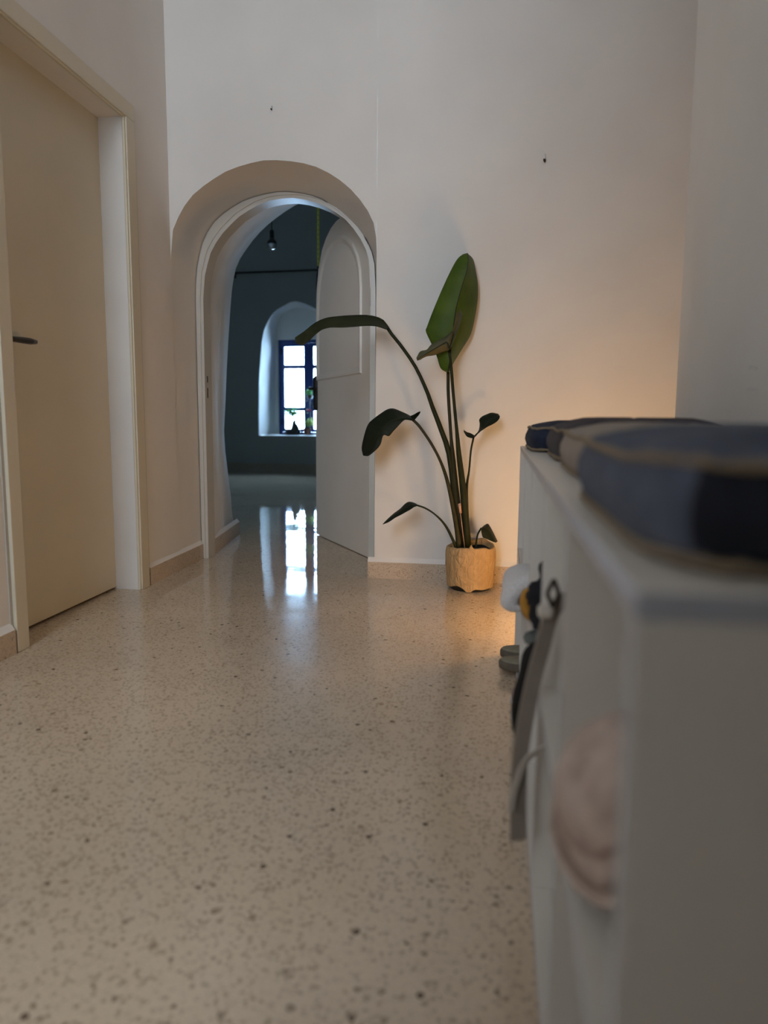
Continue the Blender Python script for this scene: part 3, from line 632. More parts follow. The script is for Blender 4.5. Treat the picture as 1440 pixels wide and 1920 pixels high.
# ------------------------------------------------------------------ cushions on top
def cushion(label, y0, y1, mat, u0, u1, mat2=None, zs=0.064, crown=0.086, seed=0):
    zb = SH+0.0005
    root = thing('seat_cushion', SP((u0+u1)/2, (y0+y1)/2, zb), label, 'cushion', 'denim cushions on the shelf')
    N = 72; rnd = random.Random(seed)
    def ring(sc, z, ins=0.0):
        out = []
        for j in range(N):
            t = 2*math.pi*j/N; c, s = math.cos(t), math.sin(t); e = 2/5.5
            cu = math.copysign(abs(c)**e, c); cy = math.copysign(abs(s)**e, s)
            hu, hy = (u1-u0)/2-ins, (y1-y0)/2-ins
            w = 1+0.012*noise.noise(Vector((cu*2+seed, cy*2, z*30)))
            out.append(SP((u0+u1)/2+hu*cu*sc*w, (y0+y1)/2+hy*cy*sc*w, zb+z+0.004*noise.noise(Vector((cu*3, cy*3+seed, 1.5)))*(1 if z > 0.02 else 0)))
        return out
    rings = [ring(0.80, 0.0), ring(0.95, 0.0), ring(0.985, 0.004), ring(1.0, 0.012), ring(1.03, 0.028), ring(1.03, 0.042), ring(1.0, zs-0.008), ring(0.985, zs)]
    top = []
    for k in (0.95, 0.86, 0.74, 0.6, 0.45, 0.3, 0.15, 0.04):
        r = ring(k*0.985, zs); h = crown-zs
        for j, p in enumerate(r):
            q = (1-k)
            lift = h*min(1, (q/0.42))**0.55
            # a tuft in each quarter draws the top down a little
            t = 2*math.pi*j/N; du, dy = 0.5*k*math.cos(t), 0.5*k*math.sin(t)
            dip = max(math.exp(-(((du-a)**2+(dy-b)**2)/0.006)) for a in (-0.22, 0.22) for b in (-0.22, 0.22))
            r[j] = p+Vector((0, 0, lift-0.020*dip))
        top.append(r)
    g = MB(); g.rings(rings, True, True, False, 0 if not mat2 else 1); g.rings([rings[-1]]+top, True, False, True, 0)
    cv_ = g.obj('cover', [mat, mat2 or mat, 'denim_end_shade'], root, True)
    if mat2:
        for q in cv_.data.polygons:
            if q.material_index == 1 and q.normal.y < -0.55 and abs(q.normal.z) < 0.8: q.material_index = 2  # camera-facing end painted darker in place of its shade
    for r, rad, nm in ((rings[-1], 0.0032, 'top_seam'), (ring(1.0, 0.006), 0.0032, 'bottom_seam')):
        pts = [p+Vector((rnd.uniform(-0.001, 0.001), rnd.uniform(-0.001, 0.001), rnd.uniform(-0.001, 0.0014))) for p in r]; pts.append(pts[0])
        g = MB(); g.tube(pts, [rad*rnd.uniform(0.75, 1.2) for _ in pts], 6); g.obj(nm, 'fray', root, True)
    for a in (-0.22, 0.22):
        for b in (-0.22, 0.22):
            g = MB(); p = SP((u0+u1)/2+a*(u1-u0), (y0+y1)/2+b*(y1-y0), zb+crown-0.013)
            g.lathe([(0.008, -0.001), (0.009, 0.001), (0.006, 0.003), (0.002, 0.0035)], p, 10); g.obj('tuft_button', mat, root, True)
    return root
cushion('nearest denim cushion on the shelf, grey-blue with shade painted on its near end', 0.425, 0.965, 'denim_grey', 0.020, 0.415, 'denim_grey', 0.064, 0.085, 1)
cushion('taupe beige denim cushion second from the near end of shelf', 0.985, 1.520, 'denim_taupe', 0.044, 0.418, None, 0.062, 0.083, 2)
cushion('charcoal grey denim cushion between the taupe and dark blue cushions', 1.540, 1.990, 'denim_charcoal', 0.050, 0.418, None, 0.066, 0.093, 3)
cushion('dark indigo denim cushion at the far end of the shelf', 2.010, 2.460, 'denim_dark', 0.014, 0.415, None, 0.064, 0.084, 4)

# ------------------------------------------------------------------ things kept in the shelf
def ell(mb, c, r, k=0, seg=20, rings=12, amp=0.0, fr=20.0, xf=None):
    R_ = []
    for i in range(rings+1):
        th = math.pi*i/rings; row = []
        for j in range(seg):
            ph = 2*math.pi*j/seg
            d = Vector((math.sin(th)*math.cos(ph), math.sin(th)*math.sin(ph), -math.cos(th)))
            w = 1+amp*noise.noise(d*2.2+Vector(c)*fr)
            p = Vector((d.x*r[0]*w, d.y*r[1]*w, d.z*r[2]*w))
            if xf: p = xf @ p
            row.append(Vector(c)+p)
        R_.append(row)
    mb.rings(R_, True, True, True, k); return mb
def sheet(path, width_vecs, thick, seg=6):
    """a soft slab: centre path, half-width vectors, thickness vectors"""
    rings = []
    for p, w, t in zip(path, width_vecs, thick):
        p, w, t = Vector(p), Vector(w), Vector(t); ring = []
        for j in range(14):
            a = 2*math.pi*j/14; e = 0.55
            cu = math.copysign(abs(math.cos(a))**e, math.cos(a)); cs = math.copysign(abs(math.sin(a))**e, math.sin(a))
            ring.append(p+w*cu+t*cs)
        rings.append(ring)
    mb = MB(); mb.rings(rings, True, True, True); return mb

# grey fleece blanket folded on the far middle shelf, its fold hanging out
path = smooth_path([SP(0.20, 1.85, MZ+0.030), SP(0.05, 1.85, MZ+0.034), SP(0.002, 1.848, MZ+0.036), SP(-0.022, 1.845, MZ+0.024), SP(-0.030, 1.842, MZ-0.004), SP(-0.024, 1.84, MZ-0.026), SP(-0.008, 1.84, MZ-0.030)], 22)
ws = [Vector((0.010*math.sin(i*0.5), 0.085-0.0012*i, 0.0)) for i in range(22)]
th = []
for i in range(22):
    t = (path[min(i+1, 21)]-path[max(i-1, 0)]).normalized(); th.append(t.cross(Vector((0, 1, 0))).normalized()*(0.026 if i < 17 else 0.026-0.0045*(i-16)))
fl = sheet(path, ws, th).obj('fleece_blanket', 'fleece', None, True)
tag(fl, 'light grey fleece blanket bulging out of the middle shelf above sneakers', 'blanket')
# mustard wool hat
mu = thing('knit_hat', SP(0.05, 1.572, MZ), 'mustard yellow wool hat behind the charcoal scarf', 'hat')
g = MB(); ell(g, SP(0.050, 1.575, MZ+0.036), (0.060, 0.042, 0.035), amp=0.2, fr=3); g.obj('cap', 'mustard', mu, True)
g = MB(); g.tube(smooth_path([SP(0.025, 1.565, MZ+0.050), SP(-0.002, 1.562, MZ+0.066), SP(-0.010, 1.560, MZ+0.040), SP(0.0, 1.560, MZ+0.016), SP(0.018, 1.560, MZ+0.012)], 14), [0.010]*12+[0.008, 0.004], 10, flat=1.6); g.obj('turned_edge', 'mustard', mu, True)
# charcoal scarf, bundled on the shelf edge
sc = thing('wool_scarf', SP(0.05, 1.48, MZ), 'charcoal wool scarf bundled on the middle shelf edge', 'scarf')
g = MB(); ell(g, SP(0.036, 1.480, MZ+0.080), (0.046, 0.038, 0.036), amp=0.3, fr=5); ell(g, SP(0.030, 1.470, MZ+0.036), (0.034, 0.036, 0.030), amp=0.35, fr=9); ell(g, SP(0.075, 1.49, MZ+0.050), (0.055, 0.042, 0.049), amp=0.3, fr=4); g.obj('bundle', 'charcoal', sc, True)
g = MB(); g.tube(smooth_path([SP(0.030, 1.475, MZ+0.105), SP(0.022, 1.47, MZ+0.132), SP(0.030, 1.468, MZ+0.155), SP(0.036, 1.466, MZ+0.180)], 12), [0.012, 0.012, 0.010, 0.009, 0.011, 0.012, 0.010, 0.008, 0.008, 0.007, 0.005, 0.003], 8); g.obj('fringe', 'charcoal', sc, True)
sg = thing('folded_beanie', SP(0.05, 1.40, MZ), 'dark sage beanie lying under the charcoal scarf', 'hat')
g = MB(); ell(g, SP(0.052, 1.402, MZ+0.014), (0.060, 0.034, 0.0135), amp=0.12, fr=5); g.obj('knit', 'sage', sg, True)
g = MB(); g.tube(smooth_path([SP(0.010, 1.375, MZ+0.012), SP(-0.006, 1.402, MZ+0.013), SP(0.010, 1.430, MZ+0.012)], 10), 0.0115, 8); g.obj('cuff', 'sage', sg, True)

# taupe leather bag: body on the middle shelf, belt hanging down the shelf front
bag = thing('leather_bag', SP(0.19, 1.06, MZ), 'taupe leather bag with long strap hanging down the shelf front', 'bag')
g = MB(); ell(g, SP(0.19, 1.055, MZ+0.078), (0.115, 0.085, 0.076), amp=0.10, fr=4, seg=24); g.obj('body', 'taupe', bag, True)
def strap(mb, pts, half, thick, n=30):
    c = smooth_path(pts, n); rings = []
    for i, p in enumerate(c):
        t = (c[min(i+1, n-1)]-c[max(i-1, 0)]).normalized()
        side = Vector((1, 0.35, 0)); side = (side-t*side.dot(t)).normalized(); nn = t.cross(side)
        h = half if isinstance(half, (int, float)) else half[0]+(half[1]-half[0])*i/(n-1)
        rings.append([p+side*h+nn*thick, p-side*h+nn*thick, p-side*h-nn*thick, p+side*h-nn*thick])
    mb.rings(rings, True, True, True)
g = MB(); strap(g, [SP(0.110, 1.10, MZ+0.13), SP(0.060, 1.10, MZ+0.175), SP(0.016, 1.10, MZ+0.150), SP(0.000, 1.10, MZ+0.09), SP(-0.012, 1.10, MZ+0.035), SP(-0.026, 1.10, MZ-0.06), SP(-0.029, 1.10, MZ-0.13), SP(-0.027, 1.10, 0.145)], (0.0115, 0.0130), 0.0022, 34); g.obj('strap', 'taupe', bag)
g = MB(); strap(g, [SP(0.060, 1.075, 0.318), SP(0.030, 1.077, 0.318), SP(0.002, 1.08, 0.306), SP(-0.022, 1.083, 0.280), SP(-0.036, 1.085, 0.235), SP(-0.040, 1.085, 0.200)], 0.005, 0.0016, 20); g.obj('strap_loop', 'taupe_light', bag)
bk = MB()
for a, b in (((0.012, 0.198), (0.020, 0.176)), ((0.020, 0.176), (0.012, 0.156)), ((0.012, 0.156), (0.003, 0.176)), ((0.003, 0.176), (0.012, 0.198))):
    bk.tube([SP(a[0], 1.085, MZ+a[1]), SP(b[0], 1.085, MZ+b[1])], 0.0034, 8)
bk.obj('buckle', 'bronze', bag, True)
g = MB(); g.bbox((-0.010, 1.080, MZ+0.138), (0.014, 1.100, MZ+0.158), 0.006, xf=SP); g.obj('strap_keeper', 'taupe_light', bag)
# black cloth bag lying flat on the middle shelf, its flap drooping over the edge
bb = thing('cloth_bag', SP(0.10, 1.30, MZ), 'black cloth bag drooping over the shelf edge behind hanging strap', 'bag')
g = MB(); ell(g, SP(0.15, 1.30, MZ+0.022), (0.115, 0.075, 0.021), amp=0.10, fr=2, seg=24); g.obj('body', 'black_cloth', bb, True)
path = smooth_path([SP(0.08, 1.315, MZ+0.018), SP(0.02, 1.32, MZ+0.014), SP(-0.004, 1.325, MZ-0.004), SP(-0.010, 1.33, MZ-0.045), SP(-0.021, 1.335, MZ-0.090), SP(-0.025, 1.335, MZ-0.130), SP(-0.016, 1.335, MZ-0.168)], 20)
ws = [Vector((0.0, 0.055-0.0008*i, 0)) for i in range(20)]; th = []
for i in range(20):
    t = (path[min(i+1, 19)]-path[max(i-1, 0)]).normalized(); th.append(t.cross(Vector((0, 1, 0))).normalized()*(0.006+0.009*math.sin(math.pi*min(1, i/19))))
sheet(path, ws, th).obj('flap', 'black_cloth', bb, True)
# magenta pouch
g = MB(); ell(g, SP(0.064, 1.27, BZ+0.100), (0.050, 0.055, 0.100), amp=0.12, fr=6)
mp = tag(g.obj('cloth_pouch', 'magenta', None, True), 'dark magenta pouch on the lower shelf behind hanging taupe strap', 'pouch')
g = MB(); g.lathe([(0.010, 0.0), (0.014, 0.004), (0.014, 0.010), (0.018, 0.022)], SP(0.064, 1.27, BZ+0.194), 12); g.obj('gathered_neck', 'magenta', mp, True)

# slip-on sandals, soles towards the room
def sandal(c, label):
    root = thing('slip_on_sandal', c, label, 'sandal', 'sandals on the lower shelf'); c = Vector(c)
    out = []
    L, Wd = 0.125, 0.046
    for j in range(28):
        t = 2*math.pi*j/28; x = math.cos(t); y = math.sin(t)
        out.append((x*L, y*Wd*(1.0-0.16*x+0.10*math.cos(2*t))))
    def rg(z, s): return [c+Vector((x*s, y*s, z)) for x, y in out]
    g = MB(); g.rings([rg(0, 0.93), rg(0.004, 0.99), rg(0.020, 1.0), rg(0.026, 0.985)], True, True, True); g.obj('sole', 'sandal_sole', root, True)
    g = MB(); g.rings([rg(0.0262, 0.95), rg(0.030, 0.95), rg(0.031, 0.90)], True, True, True); g.obj('footbed', 'sandal', root, True)
    pts = [c+Vector((0.035, Wd*1.02*math.cos(a), 0.026+0.052*math.sin(a))) for a in [math.pi*i/12 for i in range(13)]]
    g = MB(); rr_ = [[p+Vector((-0.034, 0, 0)), p+Vector((0.034, 0, -0.002)), p+Vector((0.034, 0, 0.003)), p+Vector((-0.034, 0, 0.005))] for p in pts]
    g.rings(rr_, True, True, True); g.obj('upper_band', 'sandal', root, True)
    return root
sandal(SP(0.075, 2.385, BZ), 'olive slip-on sandal farther from the sneakers, in end compartment')
sandal(SP(0.070, 2.272, BZ), 'olive slip-on sandal nearer the beige sneakers, in end compartment')
# beige canvas sneakers, toes out
def sneaker(c, label):
    root = thing('canvas_sneaker', c, label, 'sneaker', 'beige sneakers on the lower shelf'); c = Vector(c)
    prof = [(-0.115, 0.036, 0.045), (-0.105, 0.042, 0.055), (-0.07, 0.045, 0.062), (-0.03, 0.045, 0.075), (0.01, 0.042, 0.095), (0.05, 0.038, 0.105), (0.10, 0.035, 0.105), (0.125, 0.030, 0.100)]
    rings = []
    for x, w, h in prof:
        rings.append([c+Vector((x, w*math.cos(a)*(1 if math.sin(a) < 0.2 else 0.92), 0.022+max(0, math.sin(a))**0.7*(h-0.022) - 0.004*(math.sin(a) < 0))) for a in [2*math.pi*j/20 for j in range(20)]])
    g = MB(); g.rings(rings, True, True, True); g.obj('upper', 'sneaker', root, True)
    out = [(-0.128, 0.0), (-0.122, 0.024), (-0.105, 0.040), (-0.06, 0.049), (0.0, 0.046), (0.06, 0.042), (0.115, 0.036), (0.130, 0.020), (0.132, 0.0)]
    out = out+[(x, -y) for x, y in out[-2:0:-1]]
    def rg(z, s): return [c+Vector((x*s, y*s, z)) for x, y in out]
    g = MB(); g.rings([rg(0, 0.96), rg(0.003, 1.0), rg(0.022, 1.0), rg(0.026, 0.97)], True, True, True); g.obj('sole', 'lace', root, True)
    g = MB(); g.rings([[c+Vector((-0.125+0.012*i, (0.041-0.001*i)*math.cos(a), 0.024+(0.012+0.009*i)*max(0, math.sin(a)))) for a in [math.pi*j/12 for j in range(13)]] for i in range(3)], closed=False); g.obj('toe_cap', 'sneaker_patch', root, True)
    for i in range(4):
        x = -0.045+0.022*i; z = 0.072+0.010*i
        g = MB(); g.tube(smooth_path([c+Vector((x, -0.024, z-0.004)), c+Vector((x+0.004, 0, z+0.010)), c+Vector((x, 0.024, z-0.004))], 8), 0.003, 6); g.obj('lace', 'lace', root, True)
    g = MB(); g.tube(smooth_path([c+Vector((0.02, 0.0, 0.112)), c+Vector((-0.02, 0.016, 0.125)), c+Vector((-0.045, 0.02, 0.105)), c+Vector((-0.01, 0.006, 0.112)), c+Vector((-0.03, -0.02, 0.12)), c+Vector((0.01, -0.006, 0.112))], 20), 0.0028, 6); g.obj('bow', 'lace', root, True)
    return root
sneaker(SP(0.104, 1.975, BZ), 'beige canvas sneaker next to the olive sandals, farther of two')
sneaker(SP(0.104, 1.868, BZ), 'beige canvas sneaker next to the black cloth bag, nearer of two')

# knitted hat with brim on the near middle shelf
hat = thing('brimmed_hat', SP(0.07, 0.63, MZ), 'pinkish beige knitted hat with brim in nearest middle compartment', 'hat')
ax = Vector((-0.62, -0.30, 0.72)).normalized()
hc_ = SP(0.058, 0.64, MZ+0.098)
prof = [(0.088, -0.012), (0.092, -0.006), (0.090, 0.000), (0.078, 0.010), (0.066, 0.018), (0.062, 0.030), (0.058, 0.045), (0.050, 0.060), (0.035, 0.070), (0.016, 0.074), (0.002, 0.075)]
rings = []
Mx = Vector((0, 0, 1)).rotation_difference(ax).to_matrix()
for r, z in prof:
    row = []
    for j in range(40):
        a = 2*math.pi*j/40; w = 1+0.10*noise.noise(Vector((math.cos(a)*1.4, math.sin(a)*1.4, z*20)))
        zz = z+(0.010*math.sin(3*a+1) if r > 0.075 else 0)-0.012*max(0, noise.noise(Vector((math.cos(a)*2, math.sin(a)*2, 5))))
        row.append(hc_+Mx @ Vector((r*w*math.cos(a), r*w*math.sin(a), zz)))
    rings.append(row)
for row in rings:
    for p in row: p.z = max(p.z, MZ+0.002)
g = MB(); g.rings(rings[2:], True, False, True); g.obj('crown', 'hat', hat, True)
g = MB(); g.rings(rings[0:4], True, False, False); o = g.obj('brim', 'hat', hat, True)
g = MB(); g.tube(rings[1]+[rings[1][0]], 0.0045, 8); g.obj('brim_edge', 'hat', hat, True)
g = MB(); g.tube([p+(p-hc_).normalized()*0.001 for p in rings[5]]+[rings[5][0]], 0.004, 8); g.obj('hat_band', 'sneaker_patch', hat, True)

# ------------------------------------------------------------------ lamp standing in the recess
lamp = thing('globe_lamp', (0.48, 2.78, 0), 'low warm globe lamp on the floor behind the shelf end', 'lamp')
g = MB(); g.lathe([(0.070, 0.0), (0.075, 0.006), (0.072, 0.014), (0.022, 0.020), (0.014, 0.03), (0.014, 0.135), (0.030, 0.143), (0.030, 0.155)], (0.48, 2.78, 0.0), 28); g.obj('stand', 'iron', lamp, True)
g = MB(); g.lathe([(0.028, 0.0), (0.055, 0.012), (0.075, 0.04), (0.080, 0.075), (0.072, 0.11), (0.050, 0.138), (0.022, 0.151), (0.002, 0.154)], (0.48, 2.78, 0.153), 28); g.obj('globe', 'lamp', lamp, True)

# ------------------------------------------------------------------ hooks and nails
def hook(loc, label, sc=1.0, col='steel'):
    o_ = Vector(loc); r = thing('wall_hook', loc, label, 'hook', 'hooks on the back wall')
    g = MB(); g.tube([o_+Vector((0, 0.004, 0.012*sc)), o_+Vector((0, -0.004*sc, 0.012*sc)), o_+Vector((0, -0.007*sc, 0.004*sc)), o_+Vector((0, -0.007*sc, -0.012*sc))], 0.0028*sc, 8); g.obj('shank', col, r, True)
    g = MB(); g.tube(smooth_path([o_+Vector((0, -0.007*sc, -0.012*sc)), o_+Vector((-0.001, -0.010*sc, -0.020*sc)), o_+Vector((-0.004*sc, -0.018*sc, -0.019*sc)), o_+Vector((-0.005*sc, -0.020*sc, -0.012*sc))], 8), 0.0045*sc, 8); g.obj('hook_tip', 'bronze', r, True)
hook((0.254, YB(0.254), 1.973), 'steel hook on the back wall above and right of plant', 1.0, 'plastic_white')
hook((-1.025, YB(-1.025), 2.255), 'small dark hook on the back wall above the arch', 0.55)
for z, lab, dz in ((0.906, 'upper of two nails in the right wall', 0.004), (0.869, 'lower of two nails in the right wall', -0.002)):
    y = 1.667; p = Vector((XR(y), y, z)); r = thing('wall_nail', p, lab, 'nail', 'nails in the right wall')
    g = MB(); g.tube([p+Vector((0.006, 0, -0.001)), p+Vector((-0.016, -0.002, dz))], 0.0018, 8); g.obj('shank', 'plastic_white', r, True)
    g = MB(); g.lathe([(0.0016, -0.001), (0.0036, 0.0), (0.0036, 0.0012), (0.001, 0.002)], p+Vector((-0.016, -0.002, dz)), 10, axis=(-1, -0.1, 0.15)); g.obj('head', 'plastic_white', r, True)

# ------------------------------------------------------------------ potted plant
PLANT = {
    'S1': [(-0.076, 3.44, 0.197), (-0.111, 3.44, 0.441), (-0.131, 3.44, 0.617), (-0.143, 3.44, 0.733), (-0.157, 3.44, 0.906), (-0.16, 3.44, 1.007)],
    'S2': [(-0.053, 3.41, 0.203), (-0.081, 3.41, 0.479), (-0.102, 3.41, 0.631), (-0.113, 3.41, 0.733), (-0.133, 3.41, 0.905), (-0.145, 3.41, 1.024), (-0.156, 3.41, 1.107)],
    'S3': [(-0.086, 3.44, 0.197), (-0.12, 3.44, 0.438), (-0.149, 3.44, 0.634), (-0.193, 3.44, 0.759), (-0.229, 3.44, 0.848), (-0.258, 3.44, 0.925), (-0.31, 3.44, 1.031), (-0.375, 3.44, 1.123), (-0.423, 3.44, 1.181), (-0.453, 3.44, 1.224), (-0.487, 3.44, 1.248)],
    'S4': [(-0.092, 3.4, 0.203), (-0.106, 3.4, 0.298), (-0.132, 3.4, 0.427), (-0.157, 3.4, 0.525), (-0.188, 3.4, 0.606), (-0.229, 3.4, 0.681), (-0.282, 3.4, 0.756), (-0.318, 3.4, 0.793)],
    'S5': [(-0.104, 3.4, 0.198), (-0.141, 3.4, 0.275), (-0.171, 3.4, 0.32), (-0.212, 3.4, 0.358), (-0.254, 3.4, 0.383), (-0.294, 3.4, 0.396)],
    'S6': [(-0.049, 3.46, 0.194), (-0.059, 3.46, 0.321), (-0.065, 3.46, 0.47), (-0.055, 3.46, 0.558), (-0.049, 3.46, 0.647), (-0.038, 3.46, 0.711)],
    'S7': [(-0.016, 3.44, 0.199), (-0.013, 3.44, 0.232), (-0.008, 3.44, 0.26), (0.007, 3.44, 0.29)],
    'L1': [[(-0.165, 3.43, 1.006), (-0.194, 3.43, 1.025), (-0.212, 3.43, 1.078), (-0.237, 3.43, 1.133), (-0.263, 3.43, 1.188), (-0.258, 3.43, 1.212), (-0.23, 3.43, 1.287), (-0.179, 3.43, 1.406), (-0.135, 3.43, 1.493), (-0.107, 3.43, 1.522), (-0.084, 3.43, 1.529)], [(-0.159, 3.405, 1.005), (-0.152, 3.405, 1.047), (-0.148, 3.405, 1.095), (-0.142, 3.405, 1.154), (-0.138, 3.405, 1.201), (-0.134, 3.405, 1.24), (-0.126, 3.405, 1.294), (-0.108, 3.405, 1.368), (-0.086, 3.405, 1.439), (-0.078, 3.405, 1.493), (-0.083, 3.405, 1.523)], [(-0.16, 3.53, 1.012), (-0.145, 3.53, 1.047), (-0.102, 3.53, 1.118), (-0.064, 3.53, 1.183), (-0.046, 3.53, 1.259), (-0.039, 3.53, 1.304), (-0.034, 3.53, 1.359), (-0.036, 3.53, 1.418), (-0.046, 3.53, 1.471), (-0.059, 3.53, 1.523), (-0.086, 3.53, 1.55)]],
    'L2': [[(-0.154, 3.36, 1.11), (-0.136, 3.36, 1.179), (-0.167, 3.36, 1.161), (-0.202, 3.36, 1.142), (-0.233, 3.36, 1.124), (-0.254, 3.36, 1.101), (-0.282, 3.36, 1.094), (-0.299, 3.36, 1.066)], [(-0.153, 3.345, 1.104), (-0.163, 3.345, 1.131), (-0.191, 3.345, 1.118), (-0.219, 3.345, 1.102), (-0.238, 3.345, 1.092), (-0.257, 3.345, 1.081), (-0.276, 3.345, 1.069), (-0.295, 3.345, 1.055)], [(-0.154, 3.375, 1.102), (-0.183, 3.375, 1.092), (-0.211, 3.375, 1.081), (-0.235, 3.375, 1.076), (-0.252, 3.375, 1.074), (-0.269, 3.375, 1.067), (-0.283, 3.375, 1.059), (-0.297, 3.375, 1.055)]],
    'L2b': [[(-0.164, 3.36, 1.145), (-0.146, 3.36, 1.172), (-0.132, 3.36, 1.216), (-0.126, 3.36, 1.257)], [(-0.157, 3.375, 1.125), (-0.132, 3.375, 1.181), (-0.114, 3.375, 1.232), (-0.108, 3.375, 1.278)], [(-0.149, 3.365, 1.103), (-0.129, 3.365, 1.152), (-0.109, 3.365, 1.207), (-0.096, 3.365, 1.253)]],
    'L3': [[(-0.438, 3.37, 1.192), (-0.482, 3.37, 1.206), (-0.531, 3.37, 1.209), (-0.624, 3.37, 1.203), (-0.703, 3.37, 1.202), (-0.747, 3.37, 1.185), (-0.792, 3.37, 1.147), (-0.825, 3.37, 1.126), (-0.862, 3.37, 1.138)], [(-0.438, 3.44, 1.21), (-0.468, 3.44, 1.246), (-0.532, 3.44, 1.264), (-0.617, 3.44, 1.264), (-0.682, 3.44, 1.26), (-0.732, 3.44, 1.253), (-0.783, 3.44, 1.232), (-0.831, 3.44, 1.196), (-0.877, 3.44, 1.167)], [(-0.448, 3.5, 1.205), (-0.496, 3.5, 1.229), (-0.546, 3.5, 1.244), (-0.638, 3.5, 1.24), (-0.714, 3.5, 1.239), (-0.771, 3.5, 1.222), (-0.823, 3.5, 1.188), (-0.859, 3.5, 1.148), (-0.895, 3.5, 1.151)]],
    'L4': [[(-0.316, 3.43, 0.795), (-0.335, 3.43, 0.81), (-0.376, 3.43, 0.829), (-0.411, 3.43, 0.841), (-0.439, 3.43, 0.836), (-0.471, 3.43, 0.816), (-0.501, 3.43, 0.794), (-0.523, 3.43, 0.774), (-0.536, 3.43, 0.749), (-0.549, 3.43, 0.704), (-0.558, 3.43, 0.657), (-0.551, 3.43, 0.622)], [(-0.311, 3.37, 0.79), (-0.342, 3.37, 0.797), (-0.377, 3.37, 0.795), (-0.399, 3.37, 0.79), (-0.416, 3.37, 0.782), (-0.438, 3.37, 0.765), (-0.457, 3.37, 0.746), (-0.472, 3.37, 0.723), (-0.482, 3.37, 0.706), (-0.492, 3.37, 0.677), (-0.509, 3.37, 0.647), (-0.541, 3.37, 0.625)], [(-0.31, 3.36, 0.785), (-0.346, 3.36, 0.79), (-0.366, 3.36, 0.775), (-0.385, 3.36, 0.754), (-0.402, 3.36, 0.736), (-0.421, 3.36, 0.715), (-0.446, 3.36, 0.719), (-0.458, 3.36, 0.68), (-0.473, 3.36, 0.658), (-0.497, 3.36, 0.636), (-0.517, 3.36, 0.623), (-0.539, 3.36, 0.625)]],
    'L4b': [[(-0.328, 3.4, 0.807), (-0.311, 3.4, 0.814), (-0.294, 3.4, 0.824), (-0.282, 3.4, 0.829)], [(-0.319, 3.41, 0.795), (-0.305, 3.41, 0.805), (-0.293, 3.41, 0.815), (-0.283, 3.41, 0.827)], [(-0.308, 3.39, 0.788), (-0.298, 3.39, 0.8), (-0.288, 3.39, 0.812), (-0.281, 3.39, 0.824)]],
    'L5': [[(-0.296, 3.43, 0.398), (-0.314, 3.43, 0.405), (-0.334, 3.43, 0.407), (-0.352, 3.43, 0.396), (-0.374, 3.43, 0.373), (-0.404, 3.43, 0.35), (-0.435, 3.43, 0.321), (-0.455, 3.43, 0.299)], [(-0.29, 3.39, 0.397), (-0.308, 3.39, 0.396), (-0.325, 3.39, 0.392), (-0.345, 3.39, 0.381), (-0.37, 3.39, 0.363), (-0.397, 3.39, 0.345), (-0.427, 3.39, 0.322), (-0.45, 3.39, 0.305)], [(-0.289, 3.37, 0.395), (-0.303, 3.37, 0.39), (-0.318, 3.37, 0.379), (-0.34, 3.37, 0.366), (-0.362, 3.37, 0.353), (-0.39, 3.37, 0.338), (-0.419, 3.37, 0.318), (-0.447, 3.37, 0.306)]],
    'L6': [[(-0.036, 3.5, 0.718), (-0.016, 3.5, 0.74), (-0.011, 3.5, 0.772), (-0.014, 3.5, 0.792), (-0.001, 3.5, 0.807), (0.019, 3.5, 0.817), (0.043, 3.5, 0.825), (0.073, 3.5, 0.82)], [(-0.035, 3.47, 0.713), (-0.014, 3.47, 0.736), (0.003, 3.47, 0.756), (0.015, 3.47, 0.77), (0.029, 3.47, 0.785), (0.046, 3.47, 0.798), (0.063, 3.47, 0.81), (0.076, 3.47, 0.815)], [(-0.035, 3.44, 0.709), (-0.011, 3.44, 0.735), (0.01, 3.44, 0.751), (0.027, 3.44, 0.762), (0.046, 3.44, 0.771), (0.065, 3.44, 0.783), (0.077, 3.44, 0.798), (0.079, 3.44, 0.81)]],
    'L6b': [[(-0.036, 3.47, 0.721), (-0.053, 3.47, 0.73), (-0.07, 3.47, 0.735), (-0.085, 3.47, 0.745)], [(-0.035, 3.46, 0.714), (-0.053, 3.46, 0.721), (-0.07, 3.46, 0.728), (-0.083, 3.46, 0.74)], [(-0.037, 3.44, 0.707), (-0.052, 3.44, 0.709), (-0.069, 3.44, 0.716), (-0.084, 3.44, 0.738)]],
    'L7': [[(0.007, 3.46, 0.287), (0.021, 3.46, 0.3), (0.036, 3.46, 0.308), (0.046, 3.46, 0.299), (0.062, 3.46, 0.271), (0.075, 3.46, 0.246), (0.085, 3.46, 0.226)], [(0.007, 3.42, 0.291), (0.019, 3.42, 0.294), (0.031, 3.42, 0.291), (0.044, 3.42, 0.279), (0.056, 3.42, 0.26), (0.067, 3.42, 0.245), (0.079, 3.42, 0.229)], [(0.007, 3.4, 0.291), (0.009, 3.4, 0.274), (0.015, 3.4, 0.254), (0.03, 3.4, 0.247), (0.044, 3.4, 0.241), (0.059, 3.4, 0.235), (0.076, 3.4, 0.23)]],
    'SH': [(-0.103, 3.38, 0.408), (-0.088, 3.38, 0.413), (-0.083, 3.38, 0.366), (-0.095, 3.38, 0.366)],
}
PC = Vector((-0.040, 3.452, 0))
plant = thing('potted_plant', PC, 'tall bird-of-paradise plant in a kraft paper wrapped pot', 'plant')
g = MB(); g.lathe([(0.088, 0.0), (0.094, 0.004), (0.100, 0.05), (0.106, 0.185), (0.108, 0.192), (0.103, 0.192), (0.098, 0.165)], PC, 32, cap1=False); g.obj('pot', 'pot', plant, True)
g = MB(); rr_ = []
